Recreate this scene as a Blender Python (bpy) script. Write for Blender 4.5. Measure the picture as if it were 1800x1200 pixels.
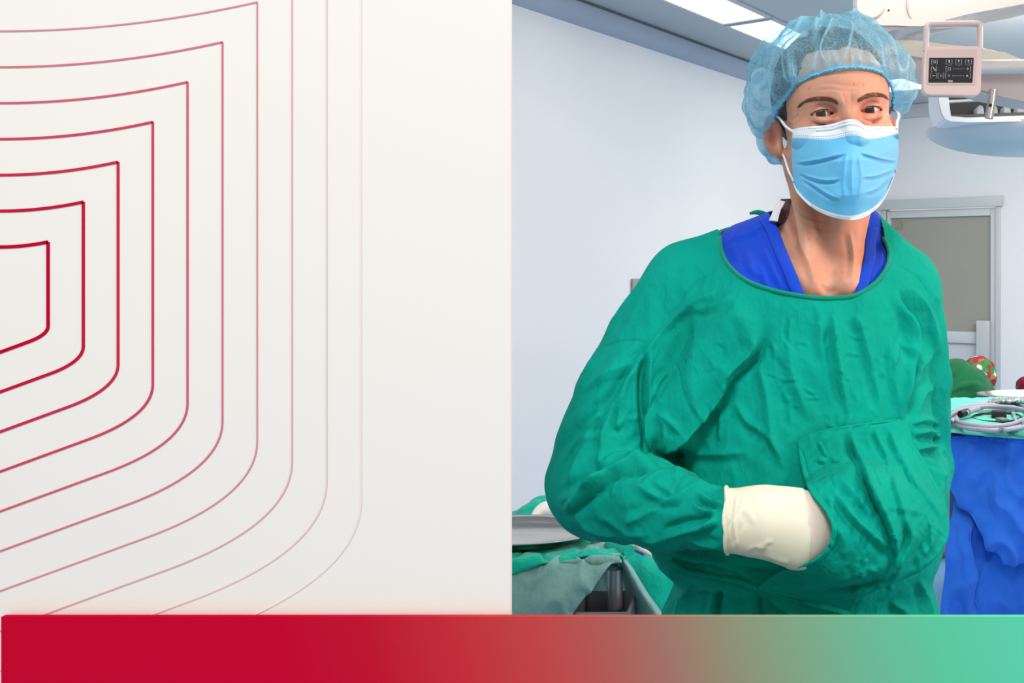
import bpy, bmesh, math, random
import numpy as np
from mathutils import Vector, Matrix, noise
from mathutils.bvhtree import BVHTree

random.seed(7)
rng = np.random.RandomState(11)
for o in list(bpy.data.objects):
    bpy.data.objects.remove(o)
SC = bpy.context.scene
COL = SC.collection
# ------------------------------------------------------------------ camera
F, CX, HY, CZ = 1650.0, 1350.0, 470.0, 1.55        # focal length in px, optical axis px, horizon px, camera height
cam = bpy.data.cameras.new('camera'); camo = bpy.data.objects.new('camera', cam); COL.objects.link(camo)
camo.location = (0, 0, CZ); camo.rotation_euler = (math.pi/2, 0, 0)
cam.sensor_width = 36; cam.lens = 36*F/1800
cam.shift_x = -(CX-900)/1800; cam.shift_y = (HY-600)/1800
cam.clip_start = 0.05; cam.clip_end = 60
SC.camera = camo
SC.view_settings.view_transform = 'Standard'; SC.view_settings.look = 'None'
SC.view_settings.exposure = 0.0; SC.view_settings.gamma = 1
SC.view_settings.use_curve_mapping = False
# ------------------------------------------------------------------ world and lights
w = bpy.data.worlds.new('world'); SC.world = w; w.use_nodes = True
w.node_tree.nodes['Background'].inputs[0].default_value = (1.0, 0.975, 0.925, 1)
w.node_tree.nodes['Background'].inputs[1].default_value = 0.60
def area(name, loc, target, size, power, color, sy=None):
    l = bpy.data.lights.new(name, 'AREA'); l.energy = power; l.color = color; l.shape = 'RECTANGLE'
    l.size = size; l.size_y = sy or size
    o = bpy.data.objects.new(name, l); COL.objects.link(o); o.location = loc
    o.rotation_euler = (Vector(target)-Vector(loc)).to_track_quat('-Z', 'Y').to_euler()
    return o
area('added_key_front', (-0.35, -1.5, 4.5), (-0.2, 1.2, 1.4), 0.9, 92, (1, 0.975, 0.94), 1.0)  # added key from behind the camera, brings out the cloth folds
area('added_side_light', (2.3, 0.1, 2.5), (0.1, 1.3, 1.2), 0.7, 26, (1, 0.97, 0.93), 0.7)  # added side light to model the vertical folds
area('added_room_fill', (1.9, 3.9, 2.66), (1.9, 4.0, 0), 2.2, 88, (1.0, 0.95, 0.87), 2.2)  # added overhead fill that brightens the room
area('added_left_fill', (0.2, 2.6, 3.0), (-0.6, 4.6, 1.2), 1.2, 34, (1.0, 0.94, 0.85), 1.0)  # added fill aimed at the left wall
area('added_back_fill', (1.4, 4.3, 2.6), (2.4, 6.6, 1.2), 1.0, 22, (1.0, 0.94, 0.85), 1.0)  # added fill that lifts the back wall beside the door
area('surgical_lamp_warm', (0.95, 1.12, 1.95), (0.16, 1.30, 1.62), 0.16, 6.5, (1, 0.36, 0.13), 0.16)

# ------------------------------------------------------------------ helpers
def P(px, py, Y):
    return Vector(((px-CX)/F*Y, Y, CZ-(py-HY)/F*Y))
def proj(co):
    co = np.asarray(co)
    y = np.maximum(co[..., 1], 1e-3)
    return CX+F*co[..., 0]/y, HY-F*(co[..., 2]-CZ)/y
def lin(c):
    return tuple(((v/255)/12.92 if v/255 <= 0.04045 else ((v/255+0.055)/1.055)**2.4) for v in c)
def tag(o, label=None, cat=None, group=None, kind=None):
    if label: o['label'] = label
    if cat: o['category'] = cat
    if group: o['group'] = group
    if kind: o['kind'] = kind
    return o
def empty(name, loc, label, cat, group=None, rz=0):
    o = bpy.data.objects.new(name, None); COL.objects.link(o); o.location = loc; o.rotation_euler.z = rz
    o.empty_display_size = 0.05
    return tag(o, label, cat, group)
def child(o, parent):
    if parent is not None:
        m = Matrix.Identity(4); q = parent; chain = []
        while q is not None: chain.append(q); q = q.parent
        for q in reversed(chain):
            m = m @ q.matrix_parent_inverse @ q.matrix_basis
        o.parent = parent; o.matrix_parent_inverse = m.inverted()
    return o
def link(name, me, mat, parent=None, smooth=True):
    o = bpy.data.objects.new(name, me); COL.objects.link(o)
    mats = mat if isinstance(mat, (list, tuple)) else [mat]
    for m in mats: me.materials.append(m)
    if smooth: me.polygons.foreach_set('use_smooth', [True]*len(me.polygons))
    return child(o, parent)
def from_bm(name, bm, mat, parent=None, smooth=True, sharp=None):
    me = bpy.data.meshes.new(name)
    bmesh.ops.recalc_face_normals(bm, faces=bm.faces)
    bm.to_mesh(me); bm.free()
    o = link(name, me, mat, parent, smooth)
    if smooth and sharp:
        me.set_sharp_from_angle(angle=math.radians(sharp))
    return o
def np_mesh(name, V, Q, mat, parent=None):
    me = bpy.data.meshes.new(name)
    V = np.asarray(V, np.float32); Q = np.asarray(Q, np.int32)
    me.vertices.add(len(V)); me.vertices.foreach_set('co', V.ravel())
    n = Q.shape[1]
    me.loops.add(Q.size); me.loops.foreach_set('vertex_index', Q.ravel())
    me.polygons.add(len(Q)); me.polygons.foreach_set('loop_start', np.arange(0, Q.size, n, dtype=np.int32))
    me.update(calc_edges=True)
    return link(name, me, mat, parent)
def bevel_all(bm, w, seg=2):
    if w > 0: bmesh.ops.bevel(bm, geom=bm.edges[:], offset=w, segments=seg, affect='EDGES', profile=0.6)
def add_box(bm, c, s, rz=0, rx=0, ry=0, bev=0):
    b = bmesh.new(); bmesh.ops.create_cube(b, size=1)
    bmesh.ops.scale(b, vec=s, verts=b.verts)
    if bev: bevel_all(b, bev)
    M = Matrix.Translation(c) @ Matrix.Rotation(rz, 4, 'Z') @ Matrix.Rotation(ry, 4, 'Y') @ Matrix.Rotation(rx, 4, 'X')
    b.transform(M)
    t = bpy.data.meshes.new('t'); b.to_mesh(t); b.free(); bm.from_mesh(t); bpy.data.meshes.remove(t)
def box(name, c, s, mat, parent=None, rz=0, rx=0, ry=0, bev=0.002, kind=None):
    bm = bmesh.new(); add_box(bm, c, s, rz, rx, ry, bev)
    o = from_bm(name, bm, mat, parent, True, 35)
    if kind: o['kind'] = kind
    return o
def cr(pts, n):
    """Catmull-Rom resample of a list of vectors to n points."""
    A = np.array([list(p) for p in pts], float)
    d = np.r_[0, np.cumsum(np.linalg.norm(np.diff(A, axis=0), axis=1))]
    d = d/d[-1] if d[-1] > 0 else np.linspace(0, 1, len(A))
    Ae = np.vstack([2*A[0]-A[1], A, 2*A[-1]-A[-2]])
    out = []
    for t in np.linspace(0, 1, n):
        i = min(max(np.searchsorted(d, t, side='right')-1, 0), len(A)-2)
        u = (t-d[i])/max(d[i+1]-d[i], 1e-9)
        p0, p1, p2, p3 = Ae[i], Ae[i+1], Ae[i+2], Ae[i+3]
        out.append(0.5*((2*p1)+(-p0+p2)*u+(2*p0-5*p1+4*p2-p3)*u*u+(-p0+3*p1-3*p2+p3)*u**3))
    return np.array(out)
def add_tube(bm, pts, r, seg=10, closed=False, flat=1.0, n=None, up=(0, 0, 1)):
    pts = [Vector(p) for p in (cr(pts, n) if n else pts)]
    N = len(pts); rad = r if hasattr(r, '__len__') else [r]*N
    if len(rad) != N: rad = list(np.interp(np.linspace(0, 1, N), np.linspace(0, 1, len(rad)), rad))
    rings = []; ref = None
    for i, p in enumerate(pts):
        if closed: t = (pts[(i+1) % N]-pts[i-1])
        else: t = pts[min(i+1, N-1)]-pts[max(i-1, 0)]
        t.normalize()
        if ref is None:
            ref = Vector(up)
            if abs(t.dot(ref)) > 0.95: ref = Vector((1, 0, 0))
        a = (ref-t*ref.dot(t)).normalized(); b = t.cross(a); ref = a
        rings.append([bm.verts.new(p+(a*math.cos(q)*rad[i]+b*math.sin(q)*rad[i]*flat)) for q in [2*math.pi*k/seg for k in range(seg)]])
    for i in range(N if closed else N-1):
        A, B = rings[i], rings[(i+1) % N]
        for k in range(seg):
            bm.faces.new((A[k], A[(k+1) % seg], B[(k+1) % seg], B[k]))
    if not closed:
        bm.faces.new(rings[0][::-1]); bm.faces.new(rings[-1])
def tube(name, pts, r, mat, parent=None, seg=10, closed=False, flat=1.0, n=None, up=(0, 0, 1)):
    bm = bmesh.new(); add_tube(bm, pts, r, seg, closed, flat, n, up)
    return from_bm(name, bm, mat, parent, True, 60)
def add_lathe(bm, prof, c, seg=48, sx=1, sy=1):
    rings = []
    for (r, z) in prof:
        rings.append([bm.verts.new((c[0]+r*sx*math.cos(2*math.pi*k/seg), c[1]+r*sy*math.sin(2*math.pi*k/seg), c[2]+z)) for k in range(seg)])
    for A, B in zip(rings, rings[1:]):
        for k in range(seg): bm.faces.new((A[k], A[(k+1) % seg], B[(k+1) % seg], B[k]))
    bm.faces.new(rings[0][::-1]); bm.faces.new(rings[-1])
def lathe(name, prof, c, mat, parent=None, seg=48, sx=1, sy=1, sharp=50):
    bm = bmesh.new(); add_lathe(bm, prof, c, seg, sx, sy)
    return from_bm(name, bm, mat, parent, True, sharp)
def noise1(V, s, seed=0.0):
    return np.array([noise.noise((v[0]*s[0]+seed, v[1]*s[1]+seed*1.7, v[2]*s[2]-seed)) for v in V])
def patch(name, rows, mat, parent=None, nu=60, nv=60, wr=0.004, ws=(14, 14, 14), thick=0.002, fold=None, seed=1.0, ridge=0.0):
    """cloth sheet through a net of control rows"""
    R = [cr(r, nu) for r in rows]
    R = np.array(R)                                  # rows, nu, 3
    G = np.array([cr(R[:, i], nv) for i in range(nu)]).transpose(1, 0, 2)
    du = np.gradient(G, axis=1); dv = np.gradient(G, axis=0)
    Nn = np.cross(du, dv); Nn /= np.maximum(np.linalg.norm(Nn, axis=2, keepdims=True), 1e-9)
    if Nn[..., 1].mean() > 0: Nn = -Nn
    V = G.reshape(-1, 3); NN = Nn.reshape(-1, 3)
    h = noise1(V, ws, seed)*wr+noise1(V, tuple(2.3*a for a in ws), seed+5)*wr*0.4
    if ridge: h = h+(0.5-np.abs(noise1(V, tuple(1.3*a for a in ws), seed+9))*3).clip(-0.5, 0.5)*ridge
    if fold is not None: h = h+fold(V)
    V = V+NN*h[:, None]
    idx = np.arange(nu*nv).reshape(nv, nu)
    Q = np.stack([idx[:-1, :-1], idx[:-1, 1:], idx[1:, 1:], idx[1:, :-1]], -1).reshape(-1, 4)
    o = np_mesh(name, V, Q, mat, parent)
    s = o.modifiers.new('solid', 'SOLIDIFY'); s.thickness = thick; s.offset = 0
    return o

# ------------------------------------------------------------------ materials
def new_mat(name, col, rough=0.6, metal=0.0, spec=0.5, sss=0.0, coat=0.0, sheen=0.0):
    m = bpy.data.materials.new(name); m.use_nodes = True
    b = m.node_tree.nodes['Principled BSDF']
    b.inputs['Base Color'].default_value = (*lin(col), 1)
    b.inputs['Roughness'].default_value = rough; b.inputs['Metallic'].default_value = metal
    b.inputs['Specular IOR Level'].default_value = spec
    b.inputs['Coat Weight'].default_value = coat; b.inputs['Sheen Weight'].default_value = sheen
    if sss:
        b.inputs['Subsurface Weight'].default_value = sss; b.inputs['Subsurface Radius'].default_value = (1, .35, .2)
        b.inputs['Subsurface Scale'].default_value = 0.002
    return m
class NT:
    def __init__(s, m): s.t = m.node_tree; s.b = s.t.nodes.get('Principled BSDF')
    def n(s, typ, **kw):
        q = s.t.nodes.new(typ)
        for k, v in kw.items():
            if k in q.inputs.keys() if isinstance(k, str) else False: pass
            setattr(q, k, v)
        return q
    def l(s, a, b): s.t.links.new(a, b)
    def math(s, op, a, b=None):
        q = s.t.nodes.new('ShaderNodeMath'); q.operation = op
        for i, v in enumerate((a, b)):
            if v is None: continue
            if isinstance(v, (int, float)): q.inputs[i].default_value = v
            else: s.l(v, q.inputs[i])
        return q.outputs[0]
    def noise(s, scale, detail=4, vec=None, rough=0.5, stretch=None):
        q = s.t.nodes.new('ShaderNodeTexNoise'); q.inputs['Scale'].default_value = scale; q.inputs['Detail'].default_value = detail
        q.inputs['Roughness'].default_value = rough
        c = s.t.nodes.new('ShaderNodeTexCoord'); v = vec or c.outputs['Object']
        if stretch:
            mp = s.t.nodes.new('ShaderNodeMapping'); mp.inputs['Scale'].default_value = stretch; s.l(v, mp.inputs['Vector']); v = mp.outputs[0]
        s.l(v, q.inputs['Vector']); return q.outputs['Fac']
    def ramp(s, fac, stops):
        q = s.t.nodes.new('ShaderNodeValToRGB'); e = q.color_ramp.elements
        while len(e) < len(stops): e.new(0.5)
        for el, (p, c) in zip(e, stops):
            el.position = p; el.color = (*c, 1) if len(c) == 3 else c
        s.l(fac, q.inputs[0]); return q.outputs[0]
    def bump(s, h, strength=0.3, dist=0.001):
        q = s.t.nodes.new('ShaderNodeBump'); q.inputs['Strength'].default_value = strength; q.inputs['Distance'].default_value = dist
        s.l(h, q.inputs['Height']); s.l(q.outputs[0], s.b.inputs['Normal']); return q
def mottle(m, col, amount=0.12, scale=8, bump=0.0, bscale=60, dist=0.001, stretch=None):
    t = NT(m); f = t.noise(scale, 5, stretch=stretch); c = lin(col)
    t.l(t.ramp(f, [(0.3, tuple(v*(1-amount) for v in c)), (0.7, tuple(min(v*(1+amount), 1) for v in c))]), t.b.inputs['Base Color'])
    if bump: t.bump(t.noise(bscale, 6, stretch=stretch), bump, dist)
    return m
def cloth_mat(name, col, amount=0.10, bump=0.5, dist=0.0015, scale=26, rough=0.85, sheen=0.15):
    """woven cotton: weave bump and small crumples"""
    m = new_mat(name, col, rough, spec=0.12, sheen=sheen); t = NT(m); c = lin(col)
    f = t.noise(9, 5)
    t.l(t.ramp(f, [(0.3, tuple(v*(1-amount) for v in c)), (0.7, tuple(min(v*(1+amount), 1) for v in c))]), t.b.inputs['Base Color'])
    crump = t.n('ShaderNodeTexNoise'); crump.noise_type = 'RIDGED_MULTIFRACTAL'
    crump.inputs['Scale'].default_value = scale; crump.inputs['Detail'].default_value = 3
    crump.inputs['Distortion'].default_value = 0.8
    tc = t.n('ShaderNodeTexCoord'); t.l(tc.outputs['Object'], crump.inputs['Vector'])
    fine = t.noise(900, 2)
    def rdg(sc): return t.math('MULTIPLY', t.math('ABSOLUTE', t.math('SUBTRACT', t.noise(sc, 2, stretch=(1.0, 1.0, 0.6)), 0.5)), -1.6)
    h = t.math('ADD', t.math('MULTIPLY', crump.outputs[0], 0.35), t.math('MULTIPLY', fine, 0.05))
    h = t.math('ADD', h, t.math('ADD', t.math('MULTIPLY', rdg(scale*1.5), 1.0), t.math('MULTIPLY', rdg(scale*3.6), 0.45)))
    t.bump(h, bump, dist)
    return m
def emit(name, col, s):
    m = new_mat(name, col); b = m.node_tree.nodes['Principled BSDF']
    b.inputs['Emission Color'].default_value = (*lin(col), 1); b.inputs['Emission Strength'].default_value = s
    return m
M = {}
M['wall'] = mottle(new_mat('wall_paint', (223, 225, 229), 0.38, spec=0.4), (223, 225, 229), 0.015, 2, 0.05, 3, 0.01)
M['ceiling'] = mottle(new_mat('ceiling_panel', (184, 189, 193), 0.5), (184, 189, 193), 0.02, 1.5)
M['cove'] = new_mat('cove_blue_grey', (160, 172, 190), 0.5)
M['dark_gap'] = new_mat('dark_gap', (96, 100, 104), 0.8)
M['floor'] = mottle(new_mat('blue_vinyl', (118, 172, 218), 0.35), (118, 172, 218), 0.05, 3)
M['led'] = emit('led_panel', (255, 255, 255), 2.2)
M['alu'] = new_mat('door_aluminium', (188, 193, 196), 0.4, 0.15)
M['alu2'] = new_mat('door_leaf', (194, 198, 203), 0.45)
M['gown'] = cloth_mat('green_gown_cotton', (0, 158, 141), 0.09, 1.0, 0.005, 15, 0.9, 0.0)
M['gown_rib'] = cloth_mat('green_gown_binding', (0, 146, 122), 0.08, 0.6, 0.001, 60)
M['scrub'] = cloth_mat('blue_scrub_cotton', (18, 72, 210), 0.10, 0.5, 0.002, 24)
M['cream'] = new_mat('cream_board', (241, 238, 234), 0.9, spec=0.0)
M['steel'] = new_mat('steel', (206, 200, 194), 0.22, 1.0)
M['steel_dark'] = new_mat('brushed_steel', (158, 162, 166), 0.38, 0.8)
M['black'] = new_mat('black_rubber', (16, 18, 20), 0.5)
M['white_plastic'] = new_mat('white_enamel', (214, 208, 204), 0.3, coat=0.2)
M['cream_plastic'] = new_mat('cream_enamel', (236, 230, 214), 0.35, coat=0.2)
M['pink_plastic'] = new_mat('rosy_grey_plastic', (210, 192, 190), 0.35, coat=0.2)
M['blue_drape'] = cloth_mat('blue_drape_cloth', (42, 110, 218), 0.08, 1.0, 0.008, 7, 0.7)
M['teal_towel'] = cloth_mat('teal_towel', (98, 205, 186), 0.10, 0.7, 0.003, 20)
M['teal_drape'] = cloth_mat('teal_drape', (0, 176, 152), 0.10, 1.0, 0.006, 16)
M['sage'] = cloth_mat('sage_green_cloth', (124, 174, 172), 0.10, 1.0, 0.008, 16)
M['dark_green'] = cloth_mat('dark_green_cotton', (18, 92, 56), 0.12, 0.8, 0.004, 12)
M['grey_cable'] = new_mat('grey_cable', (160, 164, 176), 0.45)
M['white_mat'] = new_mat('white_plastic_soft', (235, 232, 226), 0.5)
M['maroon'] = cloth_mat('maroon_cloth', (112, 16, 40), 0.2, 0.8, 0.004, 20)
M['shoe'] = new_mat('dark_shoe', (30, 32, 40), 0.5)
def skin_mat():
    m = new_mat('skin', (204, 150, 126), 0.48, spec=0.4, sss=0.12); t = NT(m)
    base = t.ramp(t.noise(22, 5), [(0.3, lin((196, 138, 114))), (0.7, lin((212, 162, 138)))])
    vor = t.n('ShaderNodeTexVoronoi'); vor.inputs['Scale'].default_value = 95
    tc = t.n('ShaderNodeTexCoord'); t.l(tc.outputs['Object'], vor.inputs['Vector'])
    spot = t.math('MULTIPLY', t.math('LESS_THAN', vor.outputs['Distance'], 0.16), t.math('GREATER_THAN', t.noise(40, 2), 0.56))
    mx = t.n('ShaderNodeMix'); mx.data_type = 'RGBA'
    t.l(t.math('MULTIPLY', spot, 0.4), mx.inputs[0]); t.l(base, mx.inputs[6]); mx.inputs[7].default_value = (*lin((140, 82, 60)), 1)
    # vertex map: redder ears and lids, plus shade painted into the ear hollow
    at = t.n('ShaderNodeAttribute'); at.attribute_name = 'flush_shade'
    mx2 = t.n('ShaderNodeMix'); mx2.data_type = 'RGBA'
    t.l(at.outputs['Fac'], mx2.inputs[0]); t.l(mx.outputs[2], mx2.inputs[6]); mx2.inputs[7].default_value = (*lin((168, 92, 78)), 1)
    t.l(mx2.outputs[2], t.b.inputs['Base Color'])
    t.bump(t.noise(420, 4), 0.25, 0.0006)
    return m
M['skin'] = skin_mat()
M['skin2'] = new_mat('skin_plain', (190, 140, 115), 0.5)
M['hair'] = new_mat('dark_brown_hair', (44, 34, 30), 0.5)
M['brow'] = new_mat('brow_hair', (112, 82, 66), 0.6)
M['glove'] = new_mat('latex_glove_pale', (236, 222, 210), 0.5, sss=0.1)
M['glove_cuff'] = new_mat('latex_cuff_cream', (240, 236, 216), 0.5, sss=0.1)
def cap_mat():
    m = bpy.data.materials.new('nonwoven_cap'); m.use_nodes = True; t = NT(m)
    out = t.t.nodes['Material Output']; t.t.nodes.remove(t.b)
    col = (0.34, 0.75, 0.96, 1)
    d = t.n('ShaderNodeBsdfDiffuse'); d.inputs[0].default_value = col
    tr = t.n('ShaderNodeBsdfTranslucent'); tr.inputs[0].default_value = col
    g = t.n('ShaderNodeBsdfGlossy'); g.inputs['Roughness'].default_value = 0.45; g.inputs[0].default_value = (0.8, 0.93, 1, 1)
    m1 = t.n('ShaderNodeMixShader'); m1.inputs[0].default_value = 0.4; t.l(d.outputs[0], m1.inputs[1]); t.l(tr.outputs[0], m1.inputs[2])
    m2 = t.n('ShaderNodeMixShader'); m2.inputs[0].default_value = 0.07; t.l(m1.outputs[0], m2.inputs[1]); t.l(g.outputs[0], m2.inputs[2])
    tp = t.n('ShaderNodeBsdfTransparent'); tp.inputs[0].default_value = (0.86, 0.96, 1, 1)
    fib = t.noise(420, 3); pat = t.noise(30, 3)
    at = t.n('ShaderNodeAttribute'); at.attribute_name = 'dense'
    a = t.math('ADD', t.math('MULTIPLY', fib, 0.75), t.math('MULTIPLY', pat, 0.30))
    a = t.math('ADD', a, t.math('MULTIPLY', at.outputs['Fac'], 0.6))
    a = t.math('SUBTRACT', a, 0.20)
    cl = t.n('ShaderNodeClamp'); t.l(a, cl.inputs[0]); cl.inputs[1].default_value = 0.2; cl.inputs[2].default_value = 0.95
    m3 = t.n('ShaderNodeMixShader'); t.l(cl.outputs[0], m3.inputs[0]); t.l(tp.outputs[0], m3.inputs[1]); t.l(m2.outputs[0], m3.inputs[2])
    t.l(m3.outputs[0], out.inputs[0])
    return m
M['cap'] = cap_mat()
M['mask_blue'] = mottle(new_mat('mask_blue_nonwoven', (100, 190, 238), 0.75, spec=0.2, sheen=0.2), (104, 192, 238), 0.05, 12, 0.25, 500, 0.0005)
M['mask_white'] = new_mat('mask_white_edge', (226, 236, 244), 0.8, spec=0.2)
M['mask_dot'] = new_mat('mask_weld_dots', (120, 168, 205), 0.8)

# ------------------------------------------------------------------ implicit surfaces
class Field:
    def __init__(s, xs, ys, zs, big=1.0):
        s.xs, s.ys, s.zs = [np.asarray(a, np.float32) for a in (xs, ys, zs)]
        s.D = np.full((len(xs), len(ys), len(zs)), big, np.float32)
    def sub(s, lo, hi):
        sl = []
        for a, l, h in zip((s.xs, s.ys, s.zs), lo, hi):
            i = max(np.searchsorted(a, l)-1, 0); j = min(np.searchsorted(a, h)+1, len(a)); sl.append(slice(i, j))
        X, Y, Z = np.meshgrid(s.xs[sl[0]], s.ys[sl[1]], s.zs[sl[2]], indexing='ij', sparse=True)
        return tuple(sl), X, Y, Z
    def add(s, fn, lo, hi, k=0.0, op='u'):
        sl, X, Y, Z = s.sub(lo, hi)
        if 0 in s.D[sl].shape: return
        d = fn(X, Y, Z)
        s.D[sl] = smin(s.D[sl], d, k) if op == 'u' else -smin(-s.D[sl], d, k)
    def cone(s, a, b, ra, rb, k=0.0, op='u', fy=1.0):
        a = np.array(a, float); b = np.array(b, float); m = max(ra, rb)*max(1, fy)+k+0.03
        s.add(lambda X, Y, Z: sd_cone(X, Y, Z, a, b, ra, rb, fy), np.minimum(a, b)-m, np.maximum(a, b)+m, k, op)
    def ell(s, c, r, k=0.0, op='u', R=None):
        c = np.array(c, float); m = max(r)+k+0.03
        s.add(lambda X, Y, Z: sd_ell(X, Y, Z, c, r, R), c-m, c+m, k, op)
def smin(a, b, k):
    if k <= 0: return np.minimum(a, b)
    h = np.maximum(k-np.abs(a-b), 0)/k
    return np.minimum(a, b)-h*h*k*0.25
def sd_cone(X, Y, Z, a, b, ra, rb, fy=1.0):
    ba = b-a; ba = ba*np.array([1, 1/fy, 1])
    px, py, pz = X-a[0], (Y-a[1])/fy, Z-a[2]
    t = np.clip((px*ba[0]+py*ba[1]+pz*ba[2])/max(float(ba@ba), 1e-12), 0, 1)
    return np.sqrt((px-ba[0]*t)**2+(py-ba[1]*t)**2+(pz-ba[2]*t)**2)-(ra+(rb-ra)*t)
def sd_ell(X, Y, Z, c, r, R=None):
    x, y, z = X-c[0], Y-c[1], Z-c[2]
    if R is not None:
        x, y, z = (R[0][0]*x+R[1][0]*y+R[2][0]*z, R[0][1]*x+R[1][1]*y+R[2][1]*z, R[0][2]*x+R[1][2]*y+R[2][2]*z)
    k0 = np.sqrt((x/r[0])**2+(y/r[1])**2+(z/r[2])**2)
    k1 = np.sqrt((x/r[0]**2)**2+(y/r[1]**2)**2+(z/r[2]**2)**2)
    return k0*(k0-1)/np.maximum(k1, 1e-6)
def nets(f):
    D, ax = f.D, (f.xs, f.ys, f.zs)
    S = D < 0
    c = np.zeros(tuple(n-1 for n in D.shape), np.uint8)
    for i in (0, 1):
        for j in (0, 1):
            for k in (0, 1):
                c += S[i:S.shape[0]-1+i, j:S.shape[1]-1+j, k:S.shape[2]-1+k]
    act = (c > 0) & (c < 8)
    I, J, K = np.nonzero(act)
    vid = np.full(act.shape, -1, np.int32); vid[I, J, K] = np.arange(len(I))
    acc = np.zeros((len(I), 3)); cnt = np.zeros(len(I))
    cor = [(0,0,0),(1,0,0),(0,1,0),(1,1,0),(0,0,1),(1,0,1),(0,1,1),(1,1,1)]
    for a, b in ((0,1),(2,3),(4,5),(6,7),(0,2),(1,3),(4,6),(5,7),(0,4),(1,5),(2,6),(3,7)):
        ca, cb = cor[a], cor[b]
        da = D[I+ca[0], J+ca[1], K+ca[2]]; db = D[I+cb[0], J+cb[1], K+cb[2]]
        m = (da < 0) != (db < 0)
        t = np.where(m, da/np.where(m, da-db, 1), 0)
        pa = np.stack([ax[0][I+ca[0]], ax[1][J+ca[1]], ax[2][K+ca[2]]], -1)
        pb = np.stack([ax[0][I+cb[0]], ax[1][J+cb[1]], ax[2][K+cb[2]]], -1)
        acc += np.where(m[:, None], pa+(pb-pa)*t[:, None], 0); cnt += m
    V = acc/cnt[:, None]
    Q = []
    for axn in range(3):
        o = [1, 1, 1]; o[axn] = 0
        sh = D.shape
        sl0 = tuple(slice(o[d], sh[d]-1) for d in range(3))
        sl1 = tuple(slice(o[d]+(1 if d == axn else 0), sh[d]-1+(1 if d == axn else 0)) for d in range(3))
        A, B = S[sl0], S[sl1]
        idx = np.argwhere(A != B)
        if len(idx) == 0: continue
        g = idx+np.array(o); sgn = A[tuple(idx.T)]
        u, v = [d for d in range(3) if d != axn]
        def cell(du, dv):
            q = g.copy(); q[:, u] -= du; q[:, v] -= dv
            return vid[tuple(q.T)]
        q = np.stack([cell(1, 1), cell(0, 1), cell(0, 0), cell(1, 0)], -1)
        flip = sgn if axn != 1 else ~sgn
        q = np.where(flip[:, None], q, q[:, ::-1]); Q.append(q)
    Q = np.concatenate(Q); Q = Q[(Q >= 0).all(1)]
    return V, Q
def smooth_v(V, Q, it=2, lam=0.5):
    E = np.concatenate([Q[:, [0, 1]], Q[:, [1, 2]], Q[:, [2, 3]], Q[:, [3, 0]]])
    n = len(V); cnt = np.bincount(E[:, 0], minlength=n)+np.bincount(E[:, 1], minlength=n)
    for _ in range(it):
        A = np.stack([np.bincount(E[:, 0], V[E[:, 1], d], n)+np.bincount(E[:, 1], V[E[:, 0], d], n) for d in range(3)], -1)
        V = V+(A/np.maximum(cnt, 1)[:, None]-V)*lam
    return V
def normals(V, Q):
    fn = np.cross(V[Q[:, 2]]-V[Q[:, 0]], V[Q[:, 3]]-V[Q[:, 1]])
    N = np.zeros_like(V)
    for d in range(3):
        s = np.zeros(len(V))
        for c in range(4): s += np.bincount(Q[:, c], fn[:, d], len(V))
        N[:, d] = s
    return N/np.maximum(np.linalg.norm(N, axis=1, keepdims=True), 1e-12)
def keep_faces(V, Q, keepv):
    Q = Q[keepv[Q].all(1)]
    used = np.zeros(len(V), bool); used[Q.ravel()] = True
    mp = np.cumsum(used)-1
    return V[used], mp[Q]
def bvh(V, Q):
    return BVHTree.FromPolygons([tuple(v) for v in V], [tuple(q) for q in Q.tolist()])
def camray(T, px, py, off=0.0):
    d = Vector(((px-CX)/F, 1, -(py-HY)/F)).normalized()
    h = T.ray_cast(Vector((0, 0, CZ)), d)
    if h[0] is None: return None
    return h[0]-d*off
def in_poly(px, py, poly):
    c = np.zeros(np.shape(px), bool); n = len(poly)
    for i in range(n):
        x1, y1 = poly[i]; x2, y2 = poly[(i+1) % n]
        m = ((y1 > py) != (y2 > py)) & (px < (x2-x1)*(py-y1)/((y2-y1) if y2 != y1 else 1e-9)+x1)
        c ^= m
    return c
def stroke_field(px, py, strokes):
    """sum of fold profiles laid along curves; returns height per vertex"""
    H = np.zeros(len(px))
    for st in strokes:
        pts, wd, h = st[0], st[1], st[2]; asym = st[3] if len(st) > 3 else 0.6
        L = cr(pts, max(8, 5*len(pts)))
        lo, hi = L.min(0)-4*wd, L.max(0)+4*wd
        m = np.nonzero((px > lo[0]) & (px < hi[0]) & (py > lo[1]) & (py < hi[1]))[0]
        if len(m) == 0: continue
        x, y = px[m], py[m]
        best = np.full(len(m), 1e9); sd = np.zeros(len(m)); tt = np.zeros(len(m))
        n = len(L)-1
        for i in range(n):
            ax, ay = L[i]; bx, by = L[i+1]; dx, dy = bx-ax, by-ay; q = dx*dx+dy*dy+1e-9
            t = ((x-ax)*dx+(y-ay)*dy)/q; tc = np.clip(t, 0, 1)
            ex, ey = x-ax-dx*tc, y-ay-dy*tc; d = ex*ex+ey*ey
            b = d < best
            best = np.where(b, d, best); sd = np.where(b, np.sign(dx*(y-ay)-dy*(x-ax))*np.sqrt(d), sd); tt = np.where(b, (i+tc)/n, tt)
        e = np.clip(np.minimum(tt, 1-tt)*4, 0, 1); e = e*e*(3-2*e)
        wv = wd*(0.65+0.35*e)
        q = np.abs(sd)/wv; prof = 0.45*np.exp(-q*q)+0.55*np.exp(-1.9*q)-asym*np.exp(-((sd-1.6*wd)/(wd*0.95))**2)
        H[m] += h*prof*e
    return H

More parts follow.
